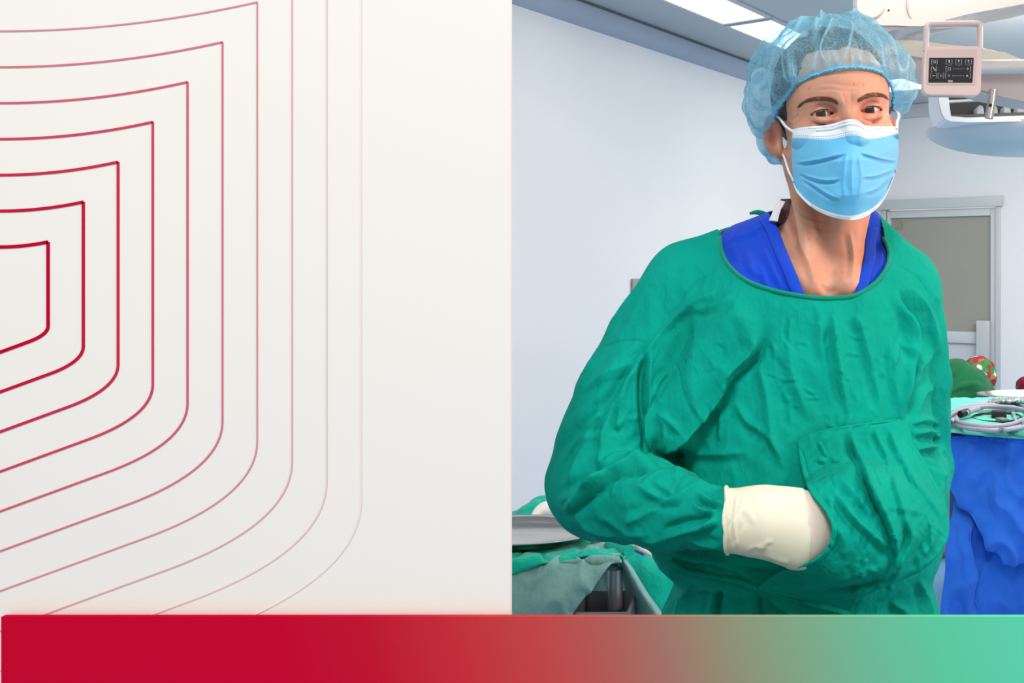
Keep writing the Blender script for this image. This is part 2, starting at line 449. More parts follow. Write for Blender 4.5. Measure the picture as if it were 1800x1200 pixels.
# ================================================================== THE ROOM
TH = math.atan(0.582)
eu = Vector((math.cos(TH), -math.sin(TH), 0))      # along the back wall to the right
ev = Vector((-math.sin(TH), -math.cos(TH), 0))     # along the left wall toward the camera
CORNER = Vector((0.823, 7.33, 0)); CEIL = 2.79
def RM(u, v, z): return CORNER+eu*u+ev*v+Vector((0, 0, z))
def on_back(px, py, off=0.0):
    d = Vector(((px-CX)/F, 1, -(py-HY)/F)); n = -ev
    p0 = RM(0, off, 0); t = (p0.dot(n))/d.dot(n)
    q = Vector((0, 0, CZ))+d*t; r = q-CORNER
    return r.dot(eu), q.z
def rbox(name, u0, u1, v0, v1, z0, z1, mat, parent=None, bev=0.0, kind=None):
    return box(name, RM((u0+u1)/2, (v0+v1)/2, (z0+z1)/2), (u1-u0, v1-v0, z1-z0), mat, parent, rz=-TH, bev=bev, kind=kind)
# the local y axis after rotating by -TH points along -ev
rbox('floor', -2.2, 5.0, -0.3, 7.6, -0.1, 0.0, M['floor'], kind='structure')
rbox('wall_left', -0.15, 0.0, -0.15, 6.0, 0, CEIL+0.1, M['wall'], kind='structure')
# back wall with a door opening
du0, dz1 = on_back(1551, 352); du1, _ = on_back(1762, 349)
du1 = on_back(1759, 360)[0]
DT = on_back(1656, 349)[1]
wb = bmesh.new()
def wseg(u0, u1, z0, z1): add_box(wb, RM((u0+u1)/2, -0.075, (z0+z1)/2), (u1-u0, 0.15, z1-z0), rz=-TH)
wseg(0, du0, 0, CEIL+0.1); wseg(du1, 4.9, 0, CEIL+0.1); wseg(du0, du1, DT, CEIL+0.1)
from_bm('wall_back', wb, M['wall'], None, False)['kind'] = 'structure'
rbox('trim_1', 0.0, 4.9, 0.0, 0.05, CEIL-0.10, CEIL-0.002, M['alu2'], bev=0.004, kind='structure')
rbox('ceiling', -0.1, 5.0, -0.15, 5.4, CEIL, CEIL+0.1, M['ceiling'], kind='structure')
# cove along the left wall: blue-grey strip under a dark shadow gap
cv = bmesh.new()
for u, z in ((0, 0),): pass
prof = [(0.0, CEIL-0.11), (0.012, CEIL-0.105), (0.035, CEIL-0.06), (0.045, CEIL-0.018), (0.045, CEIL-0.012), (0.0, CEIL-0.012)]
ra = [cv.verts.new(RM(u, 0, z)) for u, z in prof]; rb = [cv.verts.new(RM(u, 5.4, z)) for u, z in prof]
for i in range(len(prof)):
    j = (i+1) % len(prof); cv.faces.new((ra[i], ra[j], rb[j], rb[i]))
cv.faces.new(ra); cv.faces.new(rb[::-1])
from_bm('trim_2', cv, M['cove'], None, True, 60)['kind'] = 'structure'
rbox('trim_3', 0.0, 0.05, 0.0, 5.4, CEIL-0.012, CEIL-0.001, M['dark_gap'], kind='structure')
rbox('baseboard_left', 0.0, 0.012, 0.0, 6.0, 0.0, 0.1, M['alu2'], bev=0.002, kind='structure')
# door
dr = tag(bpy.data.objects.new('door_1', None)); COL.objects.link(dr); dr['kind'] = 'structure'; dr.location = RM((du0+du1)/2, 0, 0)
def dpt(px, py): return on_back(px, py, -0.02)
fr = bmesh.new()
fw = 0.035
for (a, b, c, d) in ((du0, du0+fw, 0, DT), (du1-fw, du1, 0, DT), (du0, du1, DT-0.062, DT)):
    add_box(fr, RM((a+b)/2, -0.03, (c+d)/2), (b-a, 0.10, d-c), rz=-TH, bev=0.004)
from_bm('door_frame', fr, M['alu'], dr, True, 35)
hd = bmesh.new(); add_box(hd, RM((du0+du1)/2+0.0, 0.03, DT-0.035), (du1-du0+0.04, 0.03, 0.075), rz=-TH, bev=0.003)
from_bm('door_header', hd, M['alu'], dr, True, 35)
lf = bmesh.new()
l0, l1 = du0+fw+0.004, du1-fw-0.004; lt = DT-0.08
gz0 = on_back(1700, 583)[1]; gz1 = on_back(1656, 381)[1]
g0, g1 = on_back(1565, 400)[0], on_back(1741, 400)[0]
for (a, b, c, d) in ((l0, g0, 0.01, lt), (g1, l1, 0.01, lt), (g0, g1, gz1, lt), (g0, g1, gz0-0.085, gz0), (g0, g1, 0.01, 0.12)):
    add_box(lf, RM((a+b)/2, -0.02, (c+d)/2), (b-a, 0.045, d-c), rz=-TH, bev=0.004)
add_box(lf, RM((g0+g1)/2, -0.035, (gz0-0.085+0.12)/2), (g1-g0, 0.02, gz0-0.205), rz=-TH)
leaf = from_bm('door_leaf', lf, M['alu2'], dr, True, 35)
gm = mottle(new_mat('door_glass_taupe', (150, 150, 140), 0.22, spec=0.5), (148, 148, 138), 0.06, 1.2)
box('door_glass', RM((g0+g1)/2, -0.03, (gz0+gz1)/2), (g1-g0+0.01, 0.008, gz1-gz0+0.01), gm, dr, rz=-TH, bev=0)
box('door_sticker', RM(g0+0.06, -0.02, gz1-0.055), (0.055, 0.004, 0.055), new_mat('sticker_olive', (140, 138, 112), 0.6), dr, rz=-TH, bev=0)
hu, hz = on_back(1731, 572)
box('door_handle', RM(on_back(1731, 600)[0], 0.03, hz-0.17), (0.10, 0.05, 0.42), M['alu'], dr, rz=-TH, bev=0.012)
# socket on left wall beside the shoulder
d = Vector(((1122-CX)/F, 1, -(507-HY)/F)); n = eu; t = (CORNER.dot(n)+0.01)/d.dot(n); q = Vector((0, 0, CZ))+d*t
so = empty('wall_socket', q, 'small grey metal wall plate on the white wall beside the left shoulder edge', 'socket')
box('plate', q, (0.012, 0.10, 0.10), new_mat('plate_grey', (150, 155, 150), 0.4, 0.3), so, rz=-TH, bev=0.003)
box('rocker', q+eu*0.008, (0.006, 0.045, 0.06), M['alu2'], so, rz=-TH, bev=0.002)
# ceiling lights: led panels aligned with the left wall
def on_ceil(px, py):
    d = Vector(((px-CX)/F, 1, -(py-HY)/F)); t = (CEIL-CZ)/d.z
    q = Vector((0, 0, CZ))+d*t; r = q-CORNER; return r.dot(eu), r.dot(ev)
A = on_ceil(1348, 28); B = on_ceil(1268, 37); C2 = on_ceil(1284, 38); D2 = on_ceil(1366, 34)
def led(u0, u1, v0, v1, label):
    L = empty('ceiling_light', RM((u0+u1)/2, (v0+v1)/2, CEIL), label, 'ceiling light', 'recessed ceiling light panels')
    f = bmesh.new(); e = 0.02
    for (a, b, c, d) in ((u0-e, u1+e, v0-e, v0), (u0-e, u1+e, v1, v1+e), (u0-e, u0, v0, v1), (u1, u1+e, v0, v1)):
        add_box(f, RM((a+b)/2, (c+d)/2, CEIL-0.007), (b-a, d-c, 0.012), rz=-TH)
    from_bm('light_frame', f, M['alu2'], L, False)
    box('diffuser', RM((u0+u1)/2, (v0+v1)/2, CEIL-0.005), (u1-u0, v1-v0, 0.006), M['led'], L, rz=-TH, bev=0)
uL, uR = (A[0]+D2[0])/2, (A[0]+D2[0])/2
uL = B[0]; uR = A[0]; vA = (A[1]+B[1])/2
led(uL, uR, vA, vA+1.5, 'long white ceiling light panel running off the top edge, nearest the camera')
led(uL, uR, vA-0.06-1.1, vA-0.06, 'white ceiling light panel partly hidden behind the blue bouffant cap')
cA = on_ceil(1765, 16)
led(cA[0], cA[0]+0.6, cA[1]-0.02, cA[1]+0.8, 'small white ceiling light at the top right corner above the control panel')
cB = on_ceil(1600, 150)
led(cB[0]-0.25, cB[0]+0.1, cB[1]-0.1, cB[1]+0.3, 'small white ceiling light seen between the cap and the control panel')

# ================================================================== GRAPHIC PANEL AND BAND, BUILT AS ADDED BOARDS
YB = 1.0; TB = 0.006
board = empty('graphic_panel', ((-0.7), YB, 0), 'flat cream graphic with nested crimson contour lines, filling the left half, built as an added board', 'graphic panel')  # layout graphic, not room furniture; added as a standing panel
xr = (900-CX)/F*(YB+TB)
box('panel', ((xr-1.15)/2, YB+TB/2, 0.98+0.02), (xr+1.15, TB, 1.96), M['cream'], board, bev=0)
for fx in (-1.0, -0.42): box('foot', (fx, YB+0.11, 0.012), (0.06, 0.20, 0.022), M['steel_dark'], board, bev=0.004)
lb = bmesh.new(); lmats = []
crimson = np.array(lin((190, 12, 50))); creamc = np.array(lin((243, 240, 234)))
alph = [1, .93, .83, .73, .62, .52, .42, .30, .17, .075]
wid = [6, 5.4, 4.9, 4.3, 3.7, 3.2, 2.6, 2.3, 1.9, 1.5]
xk = [85, 147, 208, 269, 330, 391.5, 452.5, 514, 575, 636]
yb = [573, 608, 640, 675, 708, 740, 775, 810, 845, 878]
for k in range(10):
    yc = 425-70.2*k; y0 = 434-63.2*k; L0 = 619+69.9*k; x = xk[k]
    pts = [(u*x, y0-(y0-yc)*u**2) for u in np.linspace(-0.15, 1, 40)]
    pts = [(a, b if a > 0 else y0) for a, b in pts]
    top = pts
    yC = L0-0.365*x; h = yC-yb[k]; wq = min(1.94*h+6, x*0.7)
    bot = [(x, yy) for yy in np.linspace(yc, yb[k], 8)]
    p0, p1, p2 = np.array((x, yb[k])), np.array((x, yC)), np.array((x-wq, L0-0.365*(x-wq)))
    bot += [tuple((1-t)**2*p0+2*t*(1-t)*p1+t*t*p2) for t in np.linspace(0.03, 1, 40)]
    bot += [(-60, L0+22)]
    c = np.array(lin(tuple(np.array((190, 12, 50))*alph[k]+np.array((240, 237, 233))*(1-alph[k]))))
    m = bpy.data.materials.new('contour_tone'); m.use_nodes = True; bb = m.node_tree.nodes['Principled BSDF']
    bb.inputs['Base Color'].default_value = (*c, 1); bb.inputs['Roughness'].default_value = 0.9; bb.inputs['Specular IOR Level'].default_value = 0
    lmats.append(m)
    for pl in (top+[(x, yc)], bot):
        pl = [np.array(p, float) for p in pl]
        pl = [p for i, p in enumerate(pl) if i == 0 or np.linalg.norm(p-pl[i-1]) > 0.2]
        prev = None
        for i, p in enumerate(pl):
            t = pl[min(i+1, len(pl)-1)]-pl[max(i-1, 0)]; t /= np.linalg.norm(t); nn = np.array((-t[1], t[0]))*wid[k]/2
            a, b = P(*(p+nn), YB), P(*(p-nn), YB)
            if a.z > 1.97 or b.z > 1.97: prev = None; continue
            ring = [lb.verts.new((q.x, YB+dy, q.z)) for q, dy in ((a, -0.0005), (b, -0.0005))]
            if prev: 
                f = lb.faces.new((prev[0], prev[1], ring[1], ring[0])); f.material_index = k
            prev = ring
me = bpy.data.meshes.new('contour_print'); bmesh.ops.recalc_face_normals(lb, faces=lb.faces); lb.to_mesh(me); lb.free()
o = link('contour_print', me, lmats, board, False); tag(o, 'nested crimson lines fading outward to pale pink')
sm = o.modifiers.new('solid', 'SOLIDIFY'); sm.thickness = 0.0004; sm.offset = 0
YG = 0.991
gz = P(0, 1080, YG+0.006).z; gx0, gx1 = P(2, 0, YG).x, P(1840, 0, YG).x
gm = new_mat('gradient_print', (187, 10, 46), 0.9, spec=0); t = NT(gm)
tc = t.n('ShaderNodeTexCoord'); sp = t.n('ShaderNodeSeparateXYZ'); t.l(tc.outputs['Object'], sp.inputs[0])
fx = t.math('ADD', sp.outputs[0], t.math('MULTIPLY', t.math('SUBTRACT', sp.outputs[2], gz), 0.22))
fac = t.math('DIVIDE', t.math('SUBTRACT', fx, P(0, 0, YG).x), P(1800, 0, YG).x-P(0, 0, YG).x)
stops = [(0, (187, 10, 46)), (480, (187, 10, 46)), (640, (184, 22, 48)), (800, (188, 46, 56)), (950, (184, 68, 68)), (1050, (170, 86, 82)),
         (1150, (156, 108, 98)), (1230, (144, 128, 106)), (1330, (130, 148, 118)), (1480, (108, 170, 138)), (1640, (88, 188, 150)), (1800, (88, 196, 162))]
t.l(t.ramp(fac, [(p/1800, tuple(v*1.17 for v in lin(c))) for p, c in stops]), t.b.inputs['Base Color'])
gb = empty('graphic_band', ((gx0+gx1)/2, YG, 0), 'flat graphic band across the bottom, crimson fading to mint green, built as an added board', 'graphic band')  # layout colour band, not a real barrier; added as a low board
bm = bmesh.new(); add_box(bm, ((gx0+gx1)/2, YG+0.003, gz/2), (gx1-gx0, 0.006, gz-0.0))
o = from_bm('printed_panel', bm, gm, gb, False)
for fx in (gx0+0.12, gx1-0.12): box('foot', (fx, YG-0.06, 0.01), (0.05, 0.11, 0.019), M['steel_dark'], gb, bev=0.003)

# ================================================================== THE SURGEON
person = empty('person', (0.10, 1.36, 0), 'person in green gown, blue cap and face mask standing with gloved hand in front pocket', 'person')
def W(px, py, Y): return np.array(P(px, py, Y))
# ---- torso rows: (py, left px, right px, depth of centre, half depth)
TR = [(395, 1400, 1490, 1.385, .030), (430, 1300, 1552, 1.375, .070), (470, 1215, 1605, 1.37, .098), (520, 1172, 1622, 1.365, .118), (600, 1178, 1628, 1.36, .130),
      (700, 1186, 1630, 1.355, .138), (800, 1190, 1640, 1.35, .146), (880, 1184, 1648, 1.345, .152), (950, 1172, 1652, 1.34, .156),
      (990, 1180, 1640, 1.345, .148), (1014, 1196, 1626, 1.35, .134), (1040, 1184, 1634, 1.35, .142), (1080, 1166, 1648, 1.35, .152)]
TZ = np.array([CZ-(r[0]-HY)/F*r[3] for r in TR]+[0.80, 0.36])[::-1]
TCX = np.array([((r[1]+r[2])/2-CX)/F*r[3] for r in TR]+[0.040, 0.040])[::-1]
TA = np.array([(r[2]-r[1])/2/F*r[3] for r in TR]+[0.235, 0.265])[::-1]
TY = np.array([r[3] for r in TR]+[1.35, 1.35])[::-1]
TB_ = np.array([r[4] for r in TR]+[0.18, 0.205])[::-1]
def torso(off, zlo=0.36, ztop=1.62, drape=0.0):
    def f(X, Y, Z):
        z = Z.ravel()
        def cub(A): 
            v = np.interp(z, TZ, A); k = 0.012
            return ((np.interp(z-k, TZ, A)+v+np.interp(z+k, TZ, A))/3).reshape(Z.shape)
        o = off(Z) if callable(off) else off
        a = cub(TA)+o; b = cub(TB_)+o; x = (X-cub(TCX))/np.maximum(a, .01); y = (Y-cub(TY))/np.maximum(b, .01)
        r = (np.abs(x)**2.4+np.abs(y)**2.4)**(1/2.4)
        d = (r-1)*np.minimum(a, b)*0.9
        if drape:
            ang = np.arctan2(Y-1.35, X-0.04)
            amp = np.clip((1.10-Z)/0.5, 0, 1)*drape
            d = d+amp*np.sin(ang*11+1.3*np.sin(ang*3))
        return np.maximum(np.maximum(d, zlo-Z), Z-ztop).astype(np.float32)
    return f
SHR, SHL = W(1218, 512, 1.37), W(1578, 507, 1.375)
ELR, ELL = W(1052, 852, 1.27), W(1612, 812, 1.44)
WRR, WRL = W(1290, 915, 1.135), W(1600, 905, 1.22)
NECKR, NECKL = W(1385, 420, 1.385), W(1500, 415, 1.385)
def arms(f, o, k=0.010):
    f.cone(NECKR, SHR+np.array([-.005, 0, .012]), .048+o, .060+o, 0.03)
    f.cone(NECKL, SHL+np.array([.0, 0, .012]), .048+o, .052+o, 0.03)
    midR = (SHR*0.45+ELR*0.55)+np.array([-.014, 0, 0])
    f.cone(SHR, midR, .074+o, .078+o, k); f.cone(midR, ELR, .078+o, .067+o, k)
    fm = ELR*0.5+WRR*0.5+np.array([-.004, -.002, -.004])
    f.cone(ELR+np.array([0, -.01, -.004]), fm, .062+o, .055+o, .012); f.cone(fm, WRR+np.array([-.012, 0, 0]), .055+o, .033+o*0.3, .012)
    midL = SHL*0.5+ELL*0.5+np.array([.006, -.01, 0])
    f.cone(SHL, midL, .060+o, .055+o, k); f.cone(midL, ELL, .055+o, .050+o, k)
    f.cone(ELL, WRL, .052+o, .042+o, .015)
def axis(parts):
    out = []
    for a, b, s in parts:
        n = max(1, int(round((b-a)/s))); out += list(np.linspace(a, b, n, endpoint=False))
    return np.array(out+[parts[-1][1]])
# ---- gown surface
gf = Field(axis([(-.36, -.32, .006), (-.32, .31, .0021), (.31, .36, .006)]), axis([(1.03, 1.09, .006), (1.09, 1.40, .0023), (1.40, 1.62, .008)]),
           axis([(.32, 1.02, .010), (1.02, 1.64, .0021), (1.64, 1.70, .006)]))
gf.add(torso(0.0, drape=0.012), (-.3, 1.05, .33), (.33, 1.62, 1.65))
arms(gf, 0.0)
gf.ell(W(1190, 968, 1.28), (.028, .05, .020), .03)           # cloth hanging under the forearm
gf.cone(W(1165, 790, 1.33), W(1175, 840, 1.33), .030, .034, .02)
gf.cone(W(1290, 590, 1.272), W(1185, 748, 1.262), .046, .040, .014)
gf.cone(W(1172, 812, 1.20), W(1196, 820, 1.215), .012, .006, .02, 'c')
GV, GQ = nets(gf); GV = smooth_v(GV, GQ, 3)
# ---- auxiliary surface for the pocket (torso and hands swollen)
af = Field(axis([(-.06, .33, .005)]), axis([(1.0, 1.5, .005)]), axis([(1.0, 1.40, .005)]))
af.add(torso(0.003), (-.3, 1.05, .9), (.33, 1.62, 1.65))
HC = W(1430, 934, 1.125)
af.cone(W(1425, 930, 1.14), W(1520, 925, 1.155), .052, .058, .05, fy=0.8)
af.cone(W(1520, 925, 1.155), W(1560, 965, 1.19), .055, .04, .06)
af.cone(W(1600, 850, 1.27), W(1590, 930, 1.20), .055, .060, .05)
af.ell(W(1588, 925, 1.25), (.066, .09, .085), .05)
af.ell(W(1500, 1000, 1.22), (.09, .06, .05), .05)
AV, AQ = nets(af); AV = smooth_v(AV, AQ, 3); AT = bvh(AV, AQ)
del af

random.seed(3)
S = []      # (polyline, width px, height m, asymmetry)
def z7(p): return [(1080+a*.41667, 340+b*.41667) for a, b in p]
def z6(p): return [(940+a*.34985, 560+b*.34985) for a, b in p]
def z6b(p): return [(1150+a*.225, 820+b*.225) for a, b in p]
def z8(p): return [(1380+a*.3083, 720+b*.3083) for a, b in p]
# sleeve and upper arm
S += [(z6([(680, 0), (590, 130), (480, 280), (400, 420), (300, 520), (200, 640), (100, 760)]), 8, .0060),
      (z6([(560, 180), (480, 300), (420, 420), (350, 560), (330, 740)]), 7, .0045),
      (z6([(600, 120), (572, 260), (570, 420), (585, 560), (585, 745)]), 7, .0085, 1.2),
      (z6([(240, 380), (330, 300), (450, 240), (540, 170)]), 8, .0035),
      (z6([(470, 330), (430, 460), (420, 540), (470, 460)]), 6, .004),
      (z6([(300, 520), (260, 640), (200, 760), (170, 880)]), 9, .005),
      (z6([(330, 640), (340, 740), (420, 700), (520, 715), (585, 745)]), 8, .0045),
      (z6([(640, 740), (540, 760), (440, 790), (360, 830), (280, 900), (180, 985), (120, 990)]), 8, -.0090, 0.9),
      (z6([(400, 790), (300, 830), (200, 880), (110, 930)]), 9, .006),
      (z6([(340, 60), (300, 150), (230, 340), (150, 560), (90, 760)]), 10, .003),
      (z7([(600, 540), (585, 650), (470, 765), (440, 850), (350, 960), (270, 1050), (190, 1110)][::-1]), 9, .0080, 1.3),
      (z6([(680, 260), (620, 330), (580, 420)]), 6, .0035), (z6([(610, 470), (680, 520), (740, 590)]), 7, .004),
      (z6([(600, 490), (650, 540), (650, 620), (620, 680)]), 7, .004),
      (z6([(640, 690), (700, 640), (780, 570)]), 7, .004)]
# forearm
S += [(z6([(490, 820), (600, 890), (690, 910), (790, 850), (910, 815)]), 8, .0045),
      (z6([(970, 975), (880, 940), (790, 900)]), 6, -.0045), (z6([(935, 985), (860, 1040), (760, 1060), (640, 1110)]), 8, .007, 1.0),
      (z6([(940, 1030), (850, 1075), (740, 1100)]), 6, -.004), (z6([(320, 980), (450, 1070), (600, 1080)]), 8, .003),
      (z6([(700, 900), (560, 980), (440, 1030)]), 9, .004), (z6([(200, 1010), (380, 1090), (560, 1110), (700, 1100)]), 8, .0035),
      (z6b([(530, 300), (430, 270), (330, 200)]), 5, .003), (z6b([(530, 350), (400, 340), (280, 290)]), 6, .004),
      (z6b([(530, 610), (400, 600), (250, 560)]), 6, .003)]
# torso
S += [(z7([(320, 500), (400, 480), (510, 435)]), 7, .004), (z7([(180, 600), (250, 525), (340, 465), (440, 400)]), 8, .0045),
      (z7([(1190, 380), (1240, 470), (1285, 560), (1300, 640), (1280, 740), (1250, 900), (1245, 980)]), 9, -.0100, 1.0),
      (z7([(1200, 370), (1270, 430), (1330, 540), (1340, 650), (1290, 760), (1265, 900)]), 8, .0055),
      (z7([(1345, 560), (1360, 680), (1340, 800), (1300, 860), (1270, 960)]), 7, .004),
      (z7([(1220, 470), (1250, 560), (1240, 640), (1270, 700)]), 8, .004),
      (z7([(430, 870), (450, 960), (440, 1060)]), 9, .0035), (z7([(600, 690), (640, 850), (660, 1000), (700, 1120), (720, 1180)]), 9, .0040),
      (z7([(730, 620), (750, 760), (800, 900), (820, 970)]), 10, .003), (z7([(920, 480), (935, 650), (960, 800), (985, 940)]), 8, .0050),
      (z7([(1010, 480), (1060, 640), (1100, 800), (1130, 940)]), 8, .0035), (z7([(1160, 620), (1180, 760), (1200, 940)]), 8, .003),
      (z7([(540, 500), (570, 600), (600, 680)]), 12, .004), (z7([(860, 470), (870, 600), (880, 720)]), 9, .002),
      (z7([(500, 860), (560, 960), (640, 1020), (700, 1120)]), 8, .0035), (z7([(300, 1090), (420, 1100), (560, 1090)]), 9, .003)]
S += [([(1190, 1002), (1260, 1020), (1330, 1036)], 8, -.004), ([(1160, 968), (1230, 985), (1300, 990), (1390, 1003)], 9, .006),
      ([(1230, 975), (1290, 1000), (1330, 1020)], 8, .005), ([(1270, 1025), (1262, 1080), (1258, 1140)], 7, -.006),
      ([(1330, 1040), (1335, 1090), (1345, 1150)], 8, -.006), ([(1215, 1020), (1195, 1080), (1180, 1150)], 9, .005),
      ([(1340, 1040), (1400, 1085), (1440, 1140)], 9, .006), ([(1560, 1050), (1590, 1080), (1600, 1150)], 9, .005),
      ([(1610, 1010), (1630, 1060), (1640, 1120)], 8, .005), ([(1500, 1070), (1520, 1120)], 8, .005),
      ([(1605, 765), (1630, 758), (1655, 770)], 7, .006, .9), ([(1612, 790), (1640, 785), (1662, 805)], 7, .006, .9),
      ([(1618, 815), (1640, 830), (1660, 850)], 7, .005, .9), ([(1600, 745), (1625, 738), (1652, 745)], 6, .004, .9),
      ([(1630, 800), (1650, 830), (1655, 870)], 7, .004, .9)]
# seams
SEAM = [(z7([(455, 300), (380, 350), (320, 400), (250, 500), (170, 610)]), 2.0, -.0016, 0), (z6([(300, 145), (430, 110), (520, 112), (590, 130)]), 1.8, -.0014, 0),
        (z6([(610, 120), (650, 160), (710, 240), (750, 380), (815, 510)]), 1.8, -.0014, 0), (z6([(570, 410), (610, 350), (710, 255)]), 1.6, -.0012, 0),
        (z7([(1185, 300), (1240, 330), (1290, 370), (1330, 450)]), 2.0, -.0016, 0)]
for i in range(70):     # small random creases running mostly downwards
    x, y = random.uniform(1020, 1640), random.uniform(540, 1060); a = random.gauss(1.45, .45); l = random.uniform(20, 70)
    if x < 1180: a = random.gauss(2.1, .4)
    if y > 830 and x < 1280: a = random.gauss(.25, .4)
    S.append(([(x, y), (x+l*.5*math.cos(a)+random.uniform(-6, 6), y+l*.5*math.sin(a)), (x+l*math.cos(a), y+l*math.sin(a))], random.uniform(3.5, 7), random.uniform(.0008, .0022), .8))
for i in range(26):
    x, y = random.uniform(1230, 1600), random.uniform(560, 760); a = random.gauss(.5, .5); l = random.uniform(14, 34)
    S.append(([(x, y), (x+l*math.cos(a), y+l*math.sin(a))], 3.2, .001, .8))
N = normals(GV, GQ)
px, py = proj(GV)
front = np.clip((-N[:, 1]+0.15)/0.4, 0, 1)
H = (stroke_field(px, py, S)*1.5+stroke_field(px, py, [(q[0], q[1]*1.25, q[2]*1.9, q[3]) for q in SEAM]))*front
big = noise1(GV[::1], (5, 5, 3.2), 2.0)*.006 if len(GV) < 9e5 else 0
H = H+big*np.clip((1.5-GV[:, 2])/.2, 0, 1)
def ridge(V, s_, seed):
    return (0.28-np.abs(noise1(V, s_, seed))).clip(-.25, 1)
H = H+(ridge(GV, (13, 13, 6.5), 7.0)*.011+ridge(GV, (27, 27, 15), 3.0)*.0050)*np.clip((1.60-GV[:, 2])/.10, .25, 1)
GV = GV+N*H[:, None]
GV = smooth_v(GV, GQ, 1, 0.25)
GT = bvh(GV, GQ)
# neckline
rimf = [(1266, 422), (1269, 442), (1282, 468), (1310, 492), (1350, 508), (1400, 519), (1450, 524), (1500, 520), (1535, 500), (1556, 475), (1563, 450), (1556, 424)]
R3 = []
for a, b in rimf:
    h = camray(GT, a, b)
    R3.append(h if h is not None else P(a, b, 1.38))
aux = Vector((0, -.5, .866))
for q in [(1532, 404, 1.42), (1500, 400, 1.45), (1450, 396, 1.468), (1390, 394, 1.47), (1320, 396, 1.455), (1268, 407, 1.405)]:
    R3.append(P(*q))
R3c = cr(R3+[R3[0]], 90)[:-1]
e1, e2 = np.array((1, 0, 0)), np.array((0, .866, .5)); ax_ = np.array((0, -.5, .866))
poly = [(float(p@e1), float(p@e2)) for p in R3c]
ins = in_poly(GV@e1, GV@e2, poly) & (GV[:, 2] > 1.47)
GV2, GQ2 = keep_faces(GV, GQ, ~ins)
gown = np_mesh('surgical_gown', GV2, GQ2, M['gown'], person); tag(gown, 'green cotton gown')
rim = tube('neck_binding', [Vector(p)+Vector((0, -.001, 0)) for p in R3c], .0036, M['gown_rib'], gown, 8, closed=True, flat=0.8)
# waist tie
tp = []
for a, b in cr([(1178, 985), (1200, 1000), (1240, 1010), (1290, 1019), (1335, 1034), (1400, 1052), (1500, 1078)], 40):
    h = camray(GT, a, b, .005)
    if h: tp.append(h)
if len(tp) > 4: tube('waist_tie', tp, .0058, M['gown'], gown, 8, flat=0.55, up=(0, -1, 0))
# ---- pocket
Lp = [(737, 1588), (745, 1520), (755, 1455), (764, 1418), (773, 1402), (800, 1404), (830, 1411), (850, 1417), (870, 1427), (885, 1440), (900, 1452), (920, 1461), (935, 1463), (955, 1458),
      (970, 1448), (985, 1432), (995, 1408), (1004, 1376), (1018, 1350), (1033, 1332), (1037, 1338), (1048, 1390), (1060, 1450), (1072, 1492)]
Rp = [(737, 1592), (760, 1600), (780, 1604), (800, 1618), (830, 1634), (860, 1650), (885, 1661), (905, 1666), (930, 1668), (950, 1664), (970, 1652), (990, 1634), (1005, 1614), (1025, 1570), (1040, 1530), (1055, 1508), (1072, 1496)]
ys = np.linspace(737.5, 1071.5, 168); nu = 150
lx = np.interp(ys, [a for a, _ in Lp], [b for _, b in Lp]); rx = np.interp(ys, [a for a, _ in Rp], [b for _, b in Rp])
Uc = np.linspace(0, 1, nu)
PX = lx[:, None]+(rx-lx)[:, None]*Uc[None]; PY = np.repeat(ys[:, None], nu, 1)
dep = np.zeros_like(PX)
for i in range(PX.shape[0]):
    for j in range(nu):
        h = camray(AT, PX[i, j], PY[i, j]); h2 = camray(GT, PX[i, j], PY[i, j])
        c = [q.y for q in (h, h2) if q is not None]
        dep[i, j] = min(c) if c else np.nan
for i in range(dep.shape[0]):
    r = dep[i]; ok = ~np.isnan(r)
    if ok.any():
        last = np.nonzero(ok)[0][-1]; dep[i] = np.interp(np.arange(nu), np.nonzero(ok)[0], r[ok])
        for j in range(last+1, nu): dep[i, j] = dep[i, last]+(j-last)*.003
ks = 5
for _ in range(14):
    d2 = dep.copy(); d2[1:-1, 1:-1] = (dep[:-2, 1:-1]+dep[2:, 1:-1]+dep[1:-1, :-2]+dep[1:-1, 2:])/4; dep = np.minimum(d2, dep+.0012)
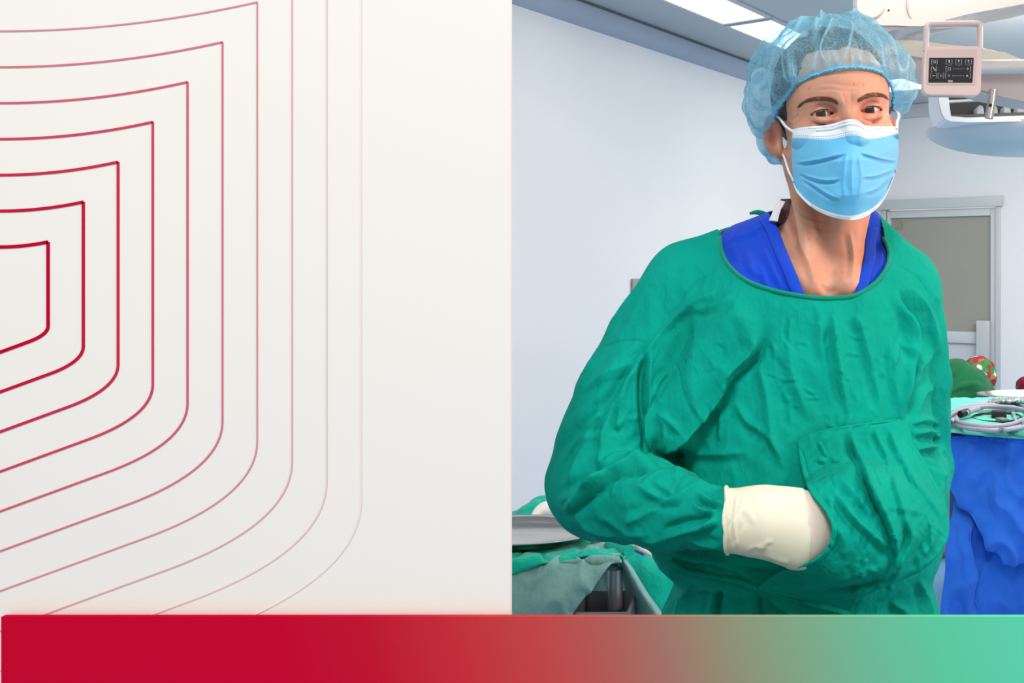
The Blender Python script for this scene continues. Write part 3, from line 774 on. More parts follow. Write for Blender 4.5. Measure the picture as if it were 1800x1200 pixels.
Hp = stroke_field(PX.ravel(), PY.ravel(), [
    (z8([(360, 90), (400, 200), (480, 380), (540, 520), (600, 640), (638, 800), (620, 960)]), 8, .0085, 0.9),
    (z8([(430, 240), (470, 360), (520, 500), (560, 600)]), 6, .004), (z8([(255, 275), (300, 290), (370, 275)]), 5, .003), (z8([(180, 280), (240, 300)]), 5, .002),
    (z8([(280, 450), (380, 590), (480, 690), (560, 760), (640, 840)]), 9, .005), (z8([(300, 380), (420, 500), (520, 620)]), 9, .003),
    (z8([(600, 300), (640, 450), (700, 640), (750, 760)]), 7, .0035), (z8([(500, 90), (560, 220), (600, 300)]), 6, .003), (z8([(590, 90), (640, 220), (700, 330), (780, 480)]), 7, .0035),
    (z8([(700, 330), (760, 420), (860, 560), (900, 640)]), 7, .003), (z8([(740, 640), (720, 760), (650, 900), (600, 1000)]), 9, .0055, .9),
    (z8([(860, 640), (840, 760), (770, 850), (760, 920)]), 9, .005, .9), (z8([(920, 700), (880, 800), (800, 880), (700, 940)]), 8, .004),
    (z8([(610, 985), (480, 1030), (330, 1060), (150, 1070)]), 9, .006, .9), (z8([(60, 1040), (200, 1010), (400, 960), (600, 880)]), 11, .004),
    (z8([(390, 860), (420, 940), (470, 880)]), 7, .003), (z8([(280, 640), (340, 760), (330, 860)]), 10, .003), (z8([(560, 560), (680, 560), (800, 600)]), 7, .002),
    ([(x+9 if y > 780 else x, y+(6 if y < 780 else 0)) for y, x in Lp[3:18]], 1.6, -.0016, 0), ([(x+13, y) for y, x in Lp[5:16]], 2.2, -.0012, 0),
    ([(1350, 1034), (1400, 1046), (1460, 1060), (1500, 1066)], 1.8, -.0016, 0),
    ([(x-8, y) for y, x in Rp[1:10]], 1.8, -.0014, 0)]).reshape(PX.shape)
rs = np.random.RandomState(4)
rr = []
for i in range(46):
    x, y = rs.uniform(1430, 1640), rs.uniform(770, 1040); a = rs.normal(1.2, .5); l = rs.uniform(16, 50)
    rr.append(([(x, y), (x+l*math.cos(a), y+l*math.sin(a))], rs.uniform(3, 6), rs.uniform(.0006, .0016), .8))
Hp += stroke_field(PX.ravel(), PY.ravel(), rr).reshape(PX.shape)
Hp += (0.28-np.abs(noise1(np.stack([PX.ravel()/1240, PY.ravel()/1240, 0*PX.ravel()], -1), (26, 13, 1), 3))).reshape(PX.shape)*.0025+(0.28-np.abs(noise1(np.stack([(PX.ravel()+.45*PY.ravel())/1240, PY.ravel()/1240, 0*PX.ravel()], -1), (50, 24, 1), 8))).reshape(PX.shape)*.002
Yp = dep-.0035-Hp*1.7
# opening edge stands off, the sewn edges lie down on the gown
edge = np.exp(-(Uc*rx.ptp() if False else Uc[None]*(rx-lx)[:, None]/14.0)**2)
stand = np.interp(ys, [790, 860, 900, 960, 1000, 1030], [0, .006, .010, .010, .004, 0])
Yp = Yp-edge*stand[:, None]
redge = np.exp(-((1-Uc[None])*(rx-lx)[:, None]/16.0)**2)
Yp = Yp+redge*.006
PV = np.stack([(PX-CX)/F*Yp, Yp, CZ-(PY-HY)/F*Yp], -1).reshape(-1, 3)
PV = PV+0  
idx = np.arange(PX.size).reshape(PX.shape)
PQ = np.stack([idx[:-1, :-1], idx[1:, :-1], idx[1:, 1:], idx[:-1, 1:]], -1).reshape(-1, 4)
pk = np_mesh('front_pocket', PV, PQ, M['gown'], gown)
sm = pk.modifiers.new('solid', 'SOLIDIFY'); sm.thickness = .0026; sm.offset = 0
# ---- glove in the pocket
def glove_field(f, o):
    fy = .62
    f.cone(W(1280, 914, 1.130), W(1345, 916, 1.122), .0375+o, .0375+o, .0, fy=.85)
    f.cone(W(1345, 916, 1.122), W(1405, 930, 1.122), .0365+o, .0425+o, .02, fy=.72)
    f.cone(W(1405, 930, 1.122), W(1432, 937, 1.130), .0425+o, .0370+o, .02, fy=fy)
def hand_rest(f, o):
    for i, (dy, l, r) in enumerate([(-30, 62, .0085), (-10, 72, .009), (10, 66, .0088), (29, 50, .0078)]):
        a = W(1440, 934+dy*.9, 1.135); m_ = W(1440+l*.55, 936+dy, 1.142); b = W(1440+l, 944+dy, 1.156)
        f.cone(a, m_, r*1.15+o, r*1.05+o, .006); f.cone(m_, b, r*1.05+o, r*.85+o, .004)
    f.cone(W(1400, 905, 1.128), W(1440, 890, 1.140), .014+o, .0105+o, .012); f.cone(W(1440, 890, 1.140), W(1470, 892, 1.150), .0105+o, .009+o, .004)
gxs, gys, gzs = axis([(-.08, .17, .0022)]), axis([(1.06, 1.20, .0022)]), axis([(1.09, 1.315, .0022)])
f = Field(gxs, gys, gzs); glove_field(f, 0); hand_rest(f, 0); f.D = np.maximum(f.D, P(1280, 915, 1.12).x-f.xs[:, None, None])
V, Q = nets(f); V = smooth_v(V, Q, 3)
glove = np_mesh('glove', V, Q, M['glove'], person); tag(glove, 'pale latex glove with fingers inside the pocket')
f = Field(gxs, gys, gzs); glove_field(f, .0014)
xl0 = P(1271, 915, 1.12).x
f.D = np.maximum(f.D, xl0-f.xs[:, None, None])
xc = P(1424, 930, 1.09).x
f.add(lambda X, Y, Z: (X-(xc-((Z-1.175)*0.10+((Z-1.175)/.05)**2*.004)))+0*Y, (-1, 0, 0), (1, 3, 3), 0, 'i') if False else None
sl, X, Y, Z = f.sub((-1, 0, 0), (3, 3, 3))
f.D = np.maximum(f.D, (X-(xc+(Z-1.18)*0.12-((Z-1.18)/.05)**2*.004)+0*Y)*.9)
V, Q = nets(f)
V = smooth_v(V, Q, 2)
N = normals(V, Q); px, py = proj(V)
Hs = [([(1278, 862), (1272, 915), (1280, 964)], 3, .0022, .9), ([(1287, 862), (1281, 915), (1287, 966)], 2.5, .0018, .9), ([(1297, 864), (1290, 915), (1296, 966)], 3, .0022, .9),
      ([(1308, 868), (1296, 905), (1284, 930), (1278, 955)], 3, .0016), ([(1310, 920), (1300, 945), (1292, 964)], 4, .0014), ([(1330, 972), (1345, 955), (1360, 950)], 5, .0015),
      ([(1345, 975), (1368, 985), (1390, 990)], 6, .0016), ([(1310, 968), (1330, 960), (1350, 965)], 5, .0012), ([(1302, 890), (1318, 905), (1330, 925)], 6, .0008)]
V = V+N*(stroke_field(px, py, Hs)+noise1(V, (30, 30, 30), 3)*.001)[:, None]
gc = np_mesh('glove_cuff', V, Q, M['glove_cuff'], glove); tag(gc, 'cream outer glove cuff')
ring = [W(1278, 914, 1.13)+np.array((.0015*math.sin(3*a), .0325*math.cos(a), .0395*math.sin(a))) for a in np.linspace(0, 2*math.pi, 40, endpoint=False)]
tube('cuff_bead', ring, .0022, M['glove_cuff'], gc, 8, closed=True)

# ================================================================== HEAD AND BODY
yaw, roll, pitch = math.radians(8.5), math.radians(-5.4), math.radians(4)
HM = Matrix.Rotation(yaw, 3, 'Z') @ Matrix.Rotation(roll, 3, 'Y') @ Matrix.Rotation(pitch, 3, 'X')
HO = Vector(((1465-CX)/F*1.335, 1.335, CZ-(191-HY)/F*1.262))
HMn = np.array(HM); HOn = np.array(HO)
def LW(p): return HMn@np.array(p, float)+HOn
def head(X, Y, Z):
    x0, y0, z0 = X-HOn[0], Y-HOn[1], Z-HOn[2]
    x = HMn[0, 0]*x0+HMn[1, 0]*y0+HMn[2, 0]*z0; y = HMn[0, 1]*x0+HMn[1, 1]*y0+HMn[2, 1]*z0; z = HMn[0, 2]*x0+HMn[1, 2]*y0+HMn[2, 2]*z0
    x, y, z = [a.astype(np.float32) for a in (x, y, z)]
    ax = np.sqrt(x*x+1e-8)                           # mirror
    A = lambda *v: np.array(v, float)
    E = lambda c, r, R=None, q=ax: sd_ell(q, y, z, A(*c), r, R)
    C = lambda a, b, ra, rb, q=ax: sd_cone(q, y, z, A(*a), A(*b), ra, rb)
    d = E((0, .012, .030), (.077, .100, .088))
    d = smin(d, E((0, -.030, -.030), (.067, .066, .086)), .03)
    d = smin(d, E((0, -.046, .038), (.060, .048, .048)), .03)
    d = smin(d, C((.055, -.004, -.062), (.020, -.066, -.108), .019, .018), .03)
    d = smin(d, E((0, -.074, -.104), (.022, .018, .018)), .02)
    d = smin(d, E((.046, -.056, -.030), (.022, .022, .018)), .018)
    d = smin(d, C((.012, -.089, .017), (.046, -.068, .021), .0095, .0090), .012)
    d = smin(d, E((0, -.083, -.070), (.028, .018, .022)), .015)
    d = -smin(-d, E((.0325, -.100, -.001), (.017, .016, .0125)), .012)      # sockets
    d = smin(d, C((0, -.088, .006), (0, -.117, -.036), .0072, .0105), .010)
    d = smin(d, E((.013, -.103, -.040), (.009, .011, .008)), .006)
    ex, ey = .0338, -.0715
    lid = np.sqrt((ax-ex)**2+(y-ey)**2+z*z)-.0160
    d = smin(d, lid, .0055)
    d = smin(d, C((.020, -.0905, -.0105), (.045, -.080, -.0105), .0035, .0035), .007)      # lower bag
    arc = np.sqrt((ax-ex)**2+(z+.0135)**2)-.0225
    crease = np.maximum(np.sqrt(arc**2+(y-ey+.0155)**2)-.0016, -z)
    d = -smin(-d, crease, .004)
    arc2 = np.sqrt((ax-ex)**2+(z-.018)**2)-.034
    cr2 = np.maximum(np.sqrt(arc2**2+(y-ey+.0125)**2)-.0018, z)
    d = -smin(-d, cr2, .005)
    # almond opening down to the eyeball
    al = np.maximum(np.sqrt((ax-ex)**2+(z+.0262)**2)-.0308, np.sqrt((ax-ex)**2+(z-.0247)**2)-.0297)
    al = np.maximum(al, -(np.sqrt((ax-ex)**2+(y-ey)**2+z*z)-.0139)); al = np.maximum(al, y+.072)
    d = -smin(-d, al, .0010)
    # ears
    a = math.radians(-38); Re = ((math.cos(a), -math.sin(a), 0), (math.sin(a), math.cos(a), 0), (0, 0, 1))
    ear = E((.087, .014, -.018), (.0065, .0180, .030), Re)
    ear = smin(ear, E((.082, .005, -.040), (.006, .010, .012)), .006)
    ear = -smin(-ear, E((.0932, .0085, -.021), (.0065, .0105, .0165), Re), .002)
    ear = -smin(-ear, E((.0965, .013, -.003), (.0050, .0115, .0090), Re), .002)
    d = smin(d, ear, .006)
    return d
fine = .00125
bf = Field(axis([(-.36, -.015, .010), (-.015, .0, fine), (.0, .225, fine), (.225, .235, .004), (.235, .36, .009)]),
           axis([(1.05, 1.20, .008), (1.20, 1.30, fine), (1.30, 1.37, .0022), (1.37, 1.60, .006)]),
           axis([(.0, 1.0, .014), (1.0, 1.45, .008), (1.45, 1.61, .003), (1.61, 1.70, .002), (1.70, 1.85, fine), (1.85, 1.93, .004)]))
bf.add(torso(lambda Z: -np.interp(Z.ravel(), [.8, 1.42, 1.50, 1.56], [.06, .045, .022, .018]).reshape(Z.shape), .90), (-.3, 1.05, .85), (.33, 1.6, 1.65))
arms(bf, -.032, .03)
for f_ in (lambda a, b, ra, rb, k=.01, fy=1: bf.cone(a, b, ra, rb, k, fy=fy),):
    f_(WRR, W(1345, 916, 1.122), .026, .026); f_(W(1345, 916, 1.122), W(1425, 934, 1.128), .026, .032, .015, .6)
    for (dy, l, r) in [(-30, 60, .0065), (-10, 70, .007), (10, 64, .0068), (29, 48, .006)]:
        f_(W(1430, 934+dy*.9, 1.135), W(1440+l, 944+dy, 1.156), r, r*.8, .004)
# legs and feet of the figure
for sx in (-1, 1):
    hip = np.array((.045+sx*.095, 1.36, .93)); kn = np.array((.045+sx*.11, 1.35, .50)); an = np.array((.045+sx*.12, 1.38, .10))
    bf.cone(hip, kn, .085, .058, .05); bf.cone(kn, an, .056, .040, .03); bf.cone(an+np.array((0, 0, -.05)), an+np.array((sx*.02, -.17, -.062)), .036, .03, .02)
def sub_add(k):
    lo, hi = (HOn-np.array((.12, .15, .17))), (HOn+np.array((.12, .15, .15)))
    bf.add(head, lo, hi, k)
# neck, tendons, throat, collarbones
nb, nt = W(1452, 470, 1.385), np.array(LW((0, .030, -.060)))
bf.cone(nt, nb, .054, .060, .03)
bf.cone(LW((-.058, .015, -.060)), W(1432, 500, 1.285), .014, .011, .025); bf.cone(LW((.056, .012, -.060)), W(1490, 497, 1.285), .014, .011, .025)
bf.cone(LW((0, -.040, -.115)), W(1462, 470, 1.305), .016, .012, .03)
bf.cone(W(1430, 505, 1.275), W(1330, 455, 1.33), .012, .012, .025); bf.cone(W(1492, 502, 1.275), W(1545, 465, 1.345), .012, .010, .025)
sub_add(.02)
BV, BQ = nets(bf)
BV = smooth_v(BV, BQ, 2, .45)
N = normals(BV, BQ); px, py = proj(BV)
z1 = lambda p: [(1260+a/3, b/3) for a, b in p]
face = [(z1([(655, 480), (672, 520), (680, 560)]), 2.5, -.0006, .5), (z1([(715, 470), (706, 510), (716, 550)]), 2.5, -.0006, .5),
        (z1([(500, 450), (600, 440), (700, 455), (800, 450)]), 4, -.0005), (z1([(480, 480), (600, 470), (700, 480), (820, 475)]), 3, -.0004),
        (z1([(440, 600), (410, 620), (380, 615)]), 2, -.0008), (z1([(450, 625), (420, 650), (390, 655)]), 2, -.0008), (z1([(460, 585), (420, 590), (390, 580)]), 2, -.0006),
        (z1([(890, 590), (915, 600), (930, 595)]), 2, -.0007), (z1([(885, 615), (910, 630), (930, 630)]), 2, -.0007),
        (z1([(480, 640), (560, 655), (630, 640)]), 3, -.0010), (z1([(750, 620), (820, 640), (890, 615)]), 3, -.0010), (z1([(500, 655), (580, 668), (640, 655)]), 3, .0006),
        ([(1385, 350), (1405, 420), (1425, 470), (1436, 510)], 7, .0028), ([(1372, 385), (1385, 410), (1400, 440)], 5, .002),
        ([(1395, 370), (1430, 385), (1470, 392)], 3, -.0012), ([(1400, 385), (1440, 402), (1480, 405)], 3, -.0009), ([(1492, 400), (1500, 450), (1498, 500)], 6, .002),
        ([(1440, 497), (1455, 512), (1475, 508)], 6, -.0015)]
BV = BV+N*(stroke_field(px, py, face)*np.clip(-N[:, 1]+.1, 0, 1))[:, None]
body = np_mesh('body', BV, BQ, M['skin'], person); tag(body, 'bare face, neck and throat')
LB = (BV-HOn)@HMn        # local head coordinates
fl = np.exp(-((np.abs(LB[:, 0])-.086)/.012)**2)*np.exp(-((LB[:, 2]+.02)/.04)**2)*.5
dl = np.sqrt((np.abs(LB[:, 0])-.0325)**2+(LB[:, 2]+.000)**2)
fl += np.where(LB[:, 1] < -.06, np.exp(-((dl-.014)/.004)**2)*.45, 0)
fl += np.where(LB[:, 1] < -.05, np.exp(-((LB[:, 0]/.022)**2))*np.exp(-((LB[:, 2]+.02)/.03)**2)*.25, 0)
LBx = np.abs(LB[:, 0]); fl += np.exp(-((LBx-.0915)/.006)**2-((LB[:, 1]-.010)/.008)**2-((LB[:, 2]+.020)/.015)**2)*.6  # shade of the ear hollow painted in as darker red
at = body.data.attributes.new('flush_shade', 'FLOAT', 'POINT'); at.data.foreach_set('value', np.clip(fl, 0, 1).astype(np.float32))
BT = bvh(BV, BQ)
# eyes
em = new_mat('eye', (225, 218, 210), 0.15, coat=0.25); t = NT(em)
tc = t.n('ShaderNodeTexCoord'); sp = t.n('ShaderNodeSeparateXYZ'); t.l(tc.outputs['Object'], sp.inputs[0])
rr_ = t.math('SQRT', t.math('ADD', t.math('MULTIPLY', sp.outputs[0], sp.outputs[0]), t.math('MULTIPLY', sp.outputs[2], sp.outputs[2])))
t.l(t.ramp(t.math('MULTIPLY', rr_, 100), [(0.0, (.004, .004, .004)), (.22, (.004, .004, .004)), (.25, lin((44, 32, 22))), (.56, lin((62, 48, 34))), (.65, lin((26, 20, 18))), (.71, lin((206, 196, 190))), (1.0, lin((190, 150, 140)))]), t.b.inputs['Base Color'])
for sx in (-1, 1):
    bm = bmesh.new(); bmesh.ops.create_uvsphere(bm, u_segments=40, v_segments=28, radius=.0142)
    me = bpy.data.meshes.new('eye'); bm.to_mesh(me); bm.free()
    eo = bpy.data.objects.new('eye', me); COL.objects.link(eo); me.materials.append(em); me.polygons.foreach_set('use_smooth', [True]*len(me.polygons))
    eo.location = LW((sx*.0338, -.0715, 0))
    look = (Vector((0.0, 0, CZ+.02))-Vector(eo.location)).normalized()
    eo.rotation_euler = look.to_track_quat('-Y', 'Z').to_euler()
    child(eo, person)
    # lash line along the upper lid
    L = []
    for a in np.linspace(-1, 1, 17):
        x = a*.0152; z = -.0262+math.sqrt(.0311**2-x*x); y = -math.sqrt(max(.0161**2-x*x-z*z, 1e-6))
        L.append(Vector(LW((sx*.0338+x, -.0715+y-.0002, z+.0002))))
    tube('lash_line', L, [.0002, .0006, .0008, .0008, .0006, .0002], M['hair'], person, 6)
# eyebrows
def brow(pts, n, seed, thick):
    r = np.random.RandomState(seed); C_ = cr(pts, 60); bm = bmesh.new()
    for i in range(n):
        t_ = r.rand(); c = C_[int(t_*59)]; tg = C_[min(int(t_*59)+1, 59)]-C_[max(int(t_*59)-1, 0)]; tg = tg/np.linalg.norm(tg)
        wv = thick*(1-abs(2*t_-.75)**2.0*.45)
        p = c+np.array((-tg[1], tg[0]))*r.uniform(-1, 1)*wv*.5
        sgn = 1 if pts[-1][0] > pts[0][0] else -1
        dirv = tg*1.0+np.array((0, -1))*r.uniform(.0, .5)*(1-t_)+np.array((0, 1))*r.uniform(-.1, .25); dirv /= np.linalg.norm(dirv)
        l = r.uniform(4, 8); hp = []
        for s_ in (0, .5, 1):
            q = p+dirv*l*s_; h = camray(BT, q[0], q[1], .0004+.0006*s_)
            if h is None: break
            hp.append(h)
        if len(hp) == 3: add_tube(bm, hp, [.00012, .00011, .00004], 3)
    return from_bm('eyebrow', bm, M['brow'], person)
brow([(1473, 182), (1465, 177), (1453, 174), (1434, 174), (1416, 178), (1404, 187)], 480, 2, 8)
brow([(1507, 178), (1520, 171), (1533, 167), (1548, 167), (1556, 170), (1562, 175)], 480, 5, 8)
# hair under the cap
hf = Field(axis([(-.02, .24, .004)]), axis([(1.20, 1.50, .004)]), axis([(1.68, 1.93, .004)]))
def hairf(X, Y, Z):
    x0, y0, z0 = X-HOn[0], Y-HOn[1], Z-HOn[2]
    x = HMn[0, 0]*x0+HMn[1, 0]*y0+HMn[2, 0]*z0; y = HMn[0, 1]*x0+HMn[1, 1]*y0+HMn[2, 1]*z0; z = HMn[0, 2]*x0+HMn[1, 2]*y0+HMn[2, 2]*z0
    A = lambda *v: np.array(v, float)
    d = smin(sd_ell(x, y, z, A(0, .014, .032), (.083, .106, .096)), sd_ell(x, y, z, A(0, -.044, .042), (.063, .050, .050)), .02)
    hl = .084-2.2*np.clip(np.abs(x)-.045, 0, 1)*1.0+(np.sin(x*120)*.002)      # hairline height on the forehead
    cut = np.minimum(hl-z, -(y+.030))                     # remove where in front and below
    face_ = np.maximum(-(z-hl), (y+.030+np.clip(-z, 0, .05)*.6))  # negative = remove zone
    d = np.maximum(d, -np.maximum(z-hl, y+.034+0*x))
    d = np.maximum(d, -(z+.05-np.clip(-y, 0, 1)*.3)*1.0)
    return d.astype(np.float32)
hf.add(hairf, (-1, 0, 0), (3, 3, 3))
V, Q = nets(hf); V = smooth_v(V, Q, 1); N = normals(V, Q)
V = V+N*(noise1(V, (90, 90, 30), 2)*.003)[:, None]
np_mesh('hair', V, Q, M['hair'], person)
# ---- bouffant cap
nth, nt_ = 420, 70
th = np.linspace(0, 2*np.pi, nth, endpoint=False); T_ = np.linspace(0, 1, nt_)
TH2, TT = np.meshgrid(th, T_, indexing='ij')
cy = -np.cos(TH2); sx_ = np.sin(TH2)                     # theta 0 = forehead
frontness = np.clip(-cy, -1, 1)
zr = np.interp(frontness, [-1, -.5, 0, .35, .7, 1], [-.074, -.050, .006, .020, .044, .056])
rx_, ry_ = .0845, np.where(cy < 0, .101, .108)
bul = np.interp(frontness, [-1, -.4, .1, .6, 1], [.048, .050, .051, .024, .008])
ph = TT*np.pi/2
prof_r = np.cos(ph)**.85
swell = np.sin(np.clip(TT*3.2, 0, 1)*np.pi/2)*1.0
R_x = (rx_+bul*swell)*prof_r; R_y = (ry_+bul*swell)*prof_r
sag = -.014*np.sin(np.clip(TT*4, 0, 1)*np.pi)*np.clip(1-frontness, 0, 1)
zt = .139
Xc = sx_*R_x; Yc = cy*R_y+.008*TT; Zc = zr+(zt-zr)*np.sin(ph)**1.12+sag
pl = np.zeros_like(Xc); rc = np.random.RandomState(8)
for i in range(64):                                       # gathered pleats running from the elastic
    a0 = rc.uniform(0, 2*np.pi); wdt = rc.uniform(.012, .045); am = rc.uniform(.0015, .0048); ln = rc.uniform(.10, .62); bend = rc.uniform(-.35, .35)
    dth = np.angle(np.exp(1j*(TH2-a0-bend*TT)))
    pl += am*np.exp(-(dth/wdt)**2)*np.clip(1-TT/ln, 0, 1)**.7*np.clip(TT*14, .35, 1)
for i in range(26):                                       # gathered towards the crown
    a0 = rc.uniform(0, 2*np.pi); wdt = rc.uniform(.04, .11); am = rc.uniform(.002, .004); bend = rc.uniform(-.5, .5)
    dth = np.angle(np.exp(1j*(TH2-a0-bend*(1-TT))))
    pl += am*np.exp(-(dth/wdt)**2)*np.clip((TT-.3)/.3, 0, 1)*np.clip((1.02-TT)*6, 0, 1)
CV = np.stack([Xc, Yc, Zc], -1).reshape(-1, 3)
lump = noise1(CV, (26, 26, 26), 4)*.010*np.clip(TT.ravel()*5, 0, 1)+noise1(CV, (70, 70, 70), 9)*.0022
crk0 = .28-np.abs(noise1(CV, (26, 26, 13), 21))*1.6
lump = lump+crk0*.010*np.clip(TT.ravel()*6, 0, 1)
rad = CV-np.array((0, .01, .02)); rad /= np.linalg.norm(rad, axis=1, keepdims=True)
CV = CV+rad*(pl.ravel()+lump)[:, None]
CVw = CV@HMn.T+HOn
idx = np.arange(nth*nt_).reshape(nth, nt_); nx_ = np.roll(idx, -1, axis=0)
CQ = np.stack([idx[:, :-1], nx_[:, :-1], nx_[:, 1:], idx[:, 1:]], -1).reshape(-1, 4)
cap = np_mesh('bouffant_cap', CVw, CQ, M['cap'], person); tag(cap, 'translucent light blue bouffant cap')
crk = crk0.reshape(pl.shape)
dn = np.clip(pl/.006, 0, 1)*.8+np.clip(1-TT*14, 0, 1)*.8+np.clip((crk-.17)/.08, 0, 1)*.7+np.clip(.5-TT, 0, 1)*np.clip(1-frontness, 0, 1)*.3
at = cap.data.attributes.new('dense', 'FLOAT', 'POINT'); at.data.foreach_set('value', dn.ravel().astype(np.float32))
rimp = [Vector(CVw[idx[i, 0]]) for i in range(0, nth, 2)]
capband = new_mat('cap_elastic_blue', (96, 188, 228), 0.7)
rimw = [p+Vector(HMn@np.array((math.sin(i*1.9)*.0006, 0, math.sin(i*2.7)*.0009))) for i, p in enumerate(rimp)]
tube('cap_elastic', rimw, .0022, capband, cap, 6, closed=True)
# ---- mask
nu_, nv_ = 150, 130
u = np.linspace(0, 1, nu_); v = np.linspace(0, 1, nv_)
top = cr([(1393, 227), (1415, 223), (1440, 221), (1462, 218), (1480, 212), (1497, 209), (1510, 213), (1522, 220), (1545, 222), (1578, 222)], nu_)
bot = cr([(1394, 322), (1402, 340), (1425, 363), (1455, 379), (1492, 387), (1520, 381), (1545, 363), (1562, 335), (1575, 300)], nu_)
lef = cr([(1393, 227), (1391, 255), (1392, 288), (1393, 305), (1394, 322)], nv_); rig = cr([(1578, 222), (1580, 245), (1580, 268), (1578, 285), (1575, 300)], nv_)
U, Vv = np.meshgrid(u, v, indexing='ij')
def coons(c0, c1, d0, d1):
    A = (1-Vv)[..., None]*c0[:, None]+Vv[..., None]*c1[:, None]; B = (1-U)[..., None]*d0[None]+U[..., None]*d1[None]
    Cc = ((1-U)*(1-Vv))[..., None]*c0[0]+(U*(1-Vv))[..., None]*c0[-1]+((1-U)*Vv)[..., None]*c1[0]+(U*Vv)[..., None]*c1[-1]
    return A+B-Cc
MPX = coons(top, bot, lef, rig)
s = (U-.565)/np.where(U < .565, .565, .435)
xl = (MPX[..., 0]-1497)/95.0
yl = -.1245+.076*np.abs(xl)**2.0*np.where(xl < 0, .80, 1.05)
yl = yl+np.interp(Vv.ravel(), [0, .14, .40, .75, 1], [.026, .004, -.012, -.006, .012]).reshape(Vv.shape)*np.exp(-(xl/.75)**2)
yl = yl+.010*np.exp(-((MPX[..., 1]-222)/14)**2)*np.exp(-((np.abs(xl)-.45)/.3)**2)
# world depth from local depth
MY = HOn[1]+yl*math.cos(yaw)*1.0-np.sin(yaw)*((MPX[..., 0]-1471)/F*1.24)*(-1)
Hm = stroke_field(MPX[..., 0].ravel(), MPX[..., 1].ravel(), [
    (z1([(405, 855), (480, 850), (560, 835), (640, 815), (690, 800)]), 3.2, .0034, 1.3), (z1([(745, 800), (800, 815), (870, 835), (955, 850)]), 3.2, .0034, 1.3),
    (z1([(430, 905), (500, 935), (580, 950), (660, 940)]), 3.0, .0030, 1.3), (z1([(760, 935), (840, 925), (900, 905), (930, 890)]), 3.0, .0030, 1.3),
    (z1([(440, 930), (520, 980), (600, 1030), (660, 1050)]), 3.0, .0026, 1.2), (z1([(780, 1020), (850, 990), (900, 940)]), 3.0, .0024, 1.2),
    (z1([(690, 790), (676, 860), (668, 960), (672, 1050)]), 4, .0030, .5), (z1([(740, 790), (752, 860), (762, 940), (745, 1050)]), 4, .0030, -.2),
    (z1([(716, 790), (712, 900), (712, 1040)]), 6, .0030, 0),
    (z1([(405, 690), (500, 680), (600, 672), (690, 645), (715, 640), (760, 665), (850, 672), (945, 672)]), 6, .0012, 0)]).reshape(MPX.shape[:2])
Hm += noise1(np.stack([MPX[..., 0]/30, MPX[..., 1]/30, 0*MPX[..., 0]], -1).reshape(-1, 3), (1, 1, 1), 3).reshape(MPX.shape[:2])*.0022
MYs = MY-Hm*1.1
fd = np.full(MY.shape, 9.0)
for i in range(0, nu_):
    for j in range(0, nv_):
        h = camray(BT, MPX[i, j, 0], MPX[i, j, 1])
        if h is not None: fd[i, j] = h.y
fm_ = fd.copy()
for i in range(-3, 4):
    for j in range(-3, 4): fm_ = np.minimum(fm_, np.roll(np.roll(fd, i, 0), j, 1)) if True else fm_
lim = fm_-.0035
for _ in range(90):
    l2 = lim.copy(); l2[1:-1, 1:-1] = (lim[:-2, 1:-1]+lim[2:, 1:-1]+lim[1:-1, :-2]+lim[1:-1, 2:])/4; lim = np.minimum(l2, lim)
MYs = np.minimum(MYs, np.where(lim < 2, lim-Hm*.8, 9))
MV = np.stack([(MPX[..., 0]-CX)/F*MYs, MYs, CZ-(MPX[..., 1]-HY)/F*MYs], -1).reshape(-1, 3)
idx = np.arange(nu_*nv_).reshape(nu_, nv_)
MQ = np.stack([idx[:-1, :-1], idx[:-1, 1:], idx[1:, 1:], idx[1:, :-1]], -1).reshape(-1, 4)
mask = empty('x', (0, 0, 0), None, None); bpy.data.objects.remove(mask)
mk = np_mesh('face_mask', MV, MQ, M['mask_blue'], person); tag(mk, 'pleated light blue face mask with white edges')
mk.data.materials.append(M['mask_white']); mk.data.materials.append(M['mask_dot'])
uc = (U[:-1, :-1]+U[1:, 1:])/2; vc = (Vv[:-1, :-1]+Vv[1:, 1:])/2
gi, gj = np.meshgrid(np.arange(nu_-1), np.arange(nv_-1), indexing='ij')
wt = .165
mi = np.where((vc < wt) | (vc > .955), 1, 0)
dots = ((gj == 3) | (gj == 16) | (gj == 19)) & (gi % 3 != 0) & (gj < wt*nv_)
dots |= ((gi < 9) | (gi > nu_-11)) & (gi % 3 != 0) & (gj % 4 == 0) & (vc > wt) & (vc < .75)
dots |= (gj == 126) & (gi % 2 == 0)
mi = np.where(dots, 2, mi)
mk.data.polygons.foreach_set('material_index', mi.ravel().astype(np.int32))
sm = mk.modifiers.new('solid', 'SOLIDIFY'); sm.thickness = .0009; sm.offset = -1
def mpt(i, j, off=.001): return Vector(MV[idx[i, j]])+Vector((0, -off, 0))
strap = M['mask_white']
tube('nose_strip', [mpt(i, 7, -.0002) for i in range(34, 122, 4)], .0022, M['mask_white'], mk, 8, flat=.4, up=(0, -1, 0), n=40)
earL, earR = Vector(LW((-.085, .010, .012))), Vector(LW((.085, .010, .012)))
tube('ear_loop', [mpt(2, 8, .0015), P(1381, 222, 1.285), P(1368, 206, 1.315), earL+Vector((-.004, .02, 0))], .0019, strap, mk, 8, n=30)
tube('ear_loop', [mpt(1, 122, .0015), P(1386, 300, 1.275), P(1379, 278, 1.31), P(1374, 268, 1.34)], .0016, strap, mk, 8, n=30)
tube('ear_loop', [mpt(nu_-3, 8, .0015), P(1577, 215, 1.285), P(1579, 200, 1.31), earR+Vector((.002, .02, 0))], .0019, strap, mk, 8, n=30)
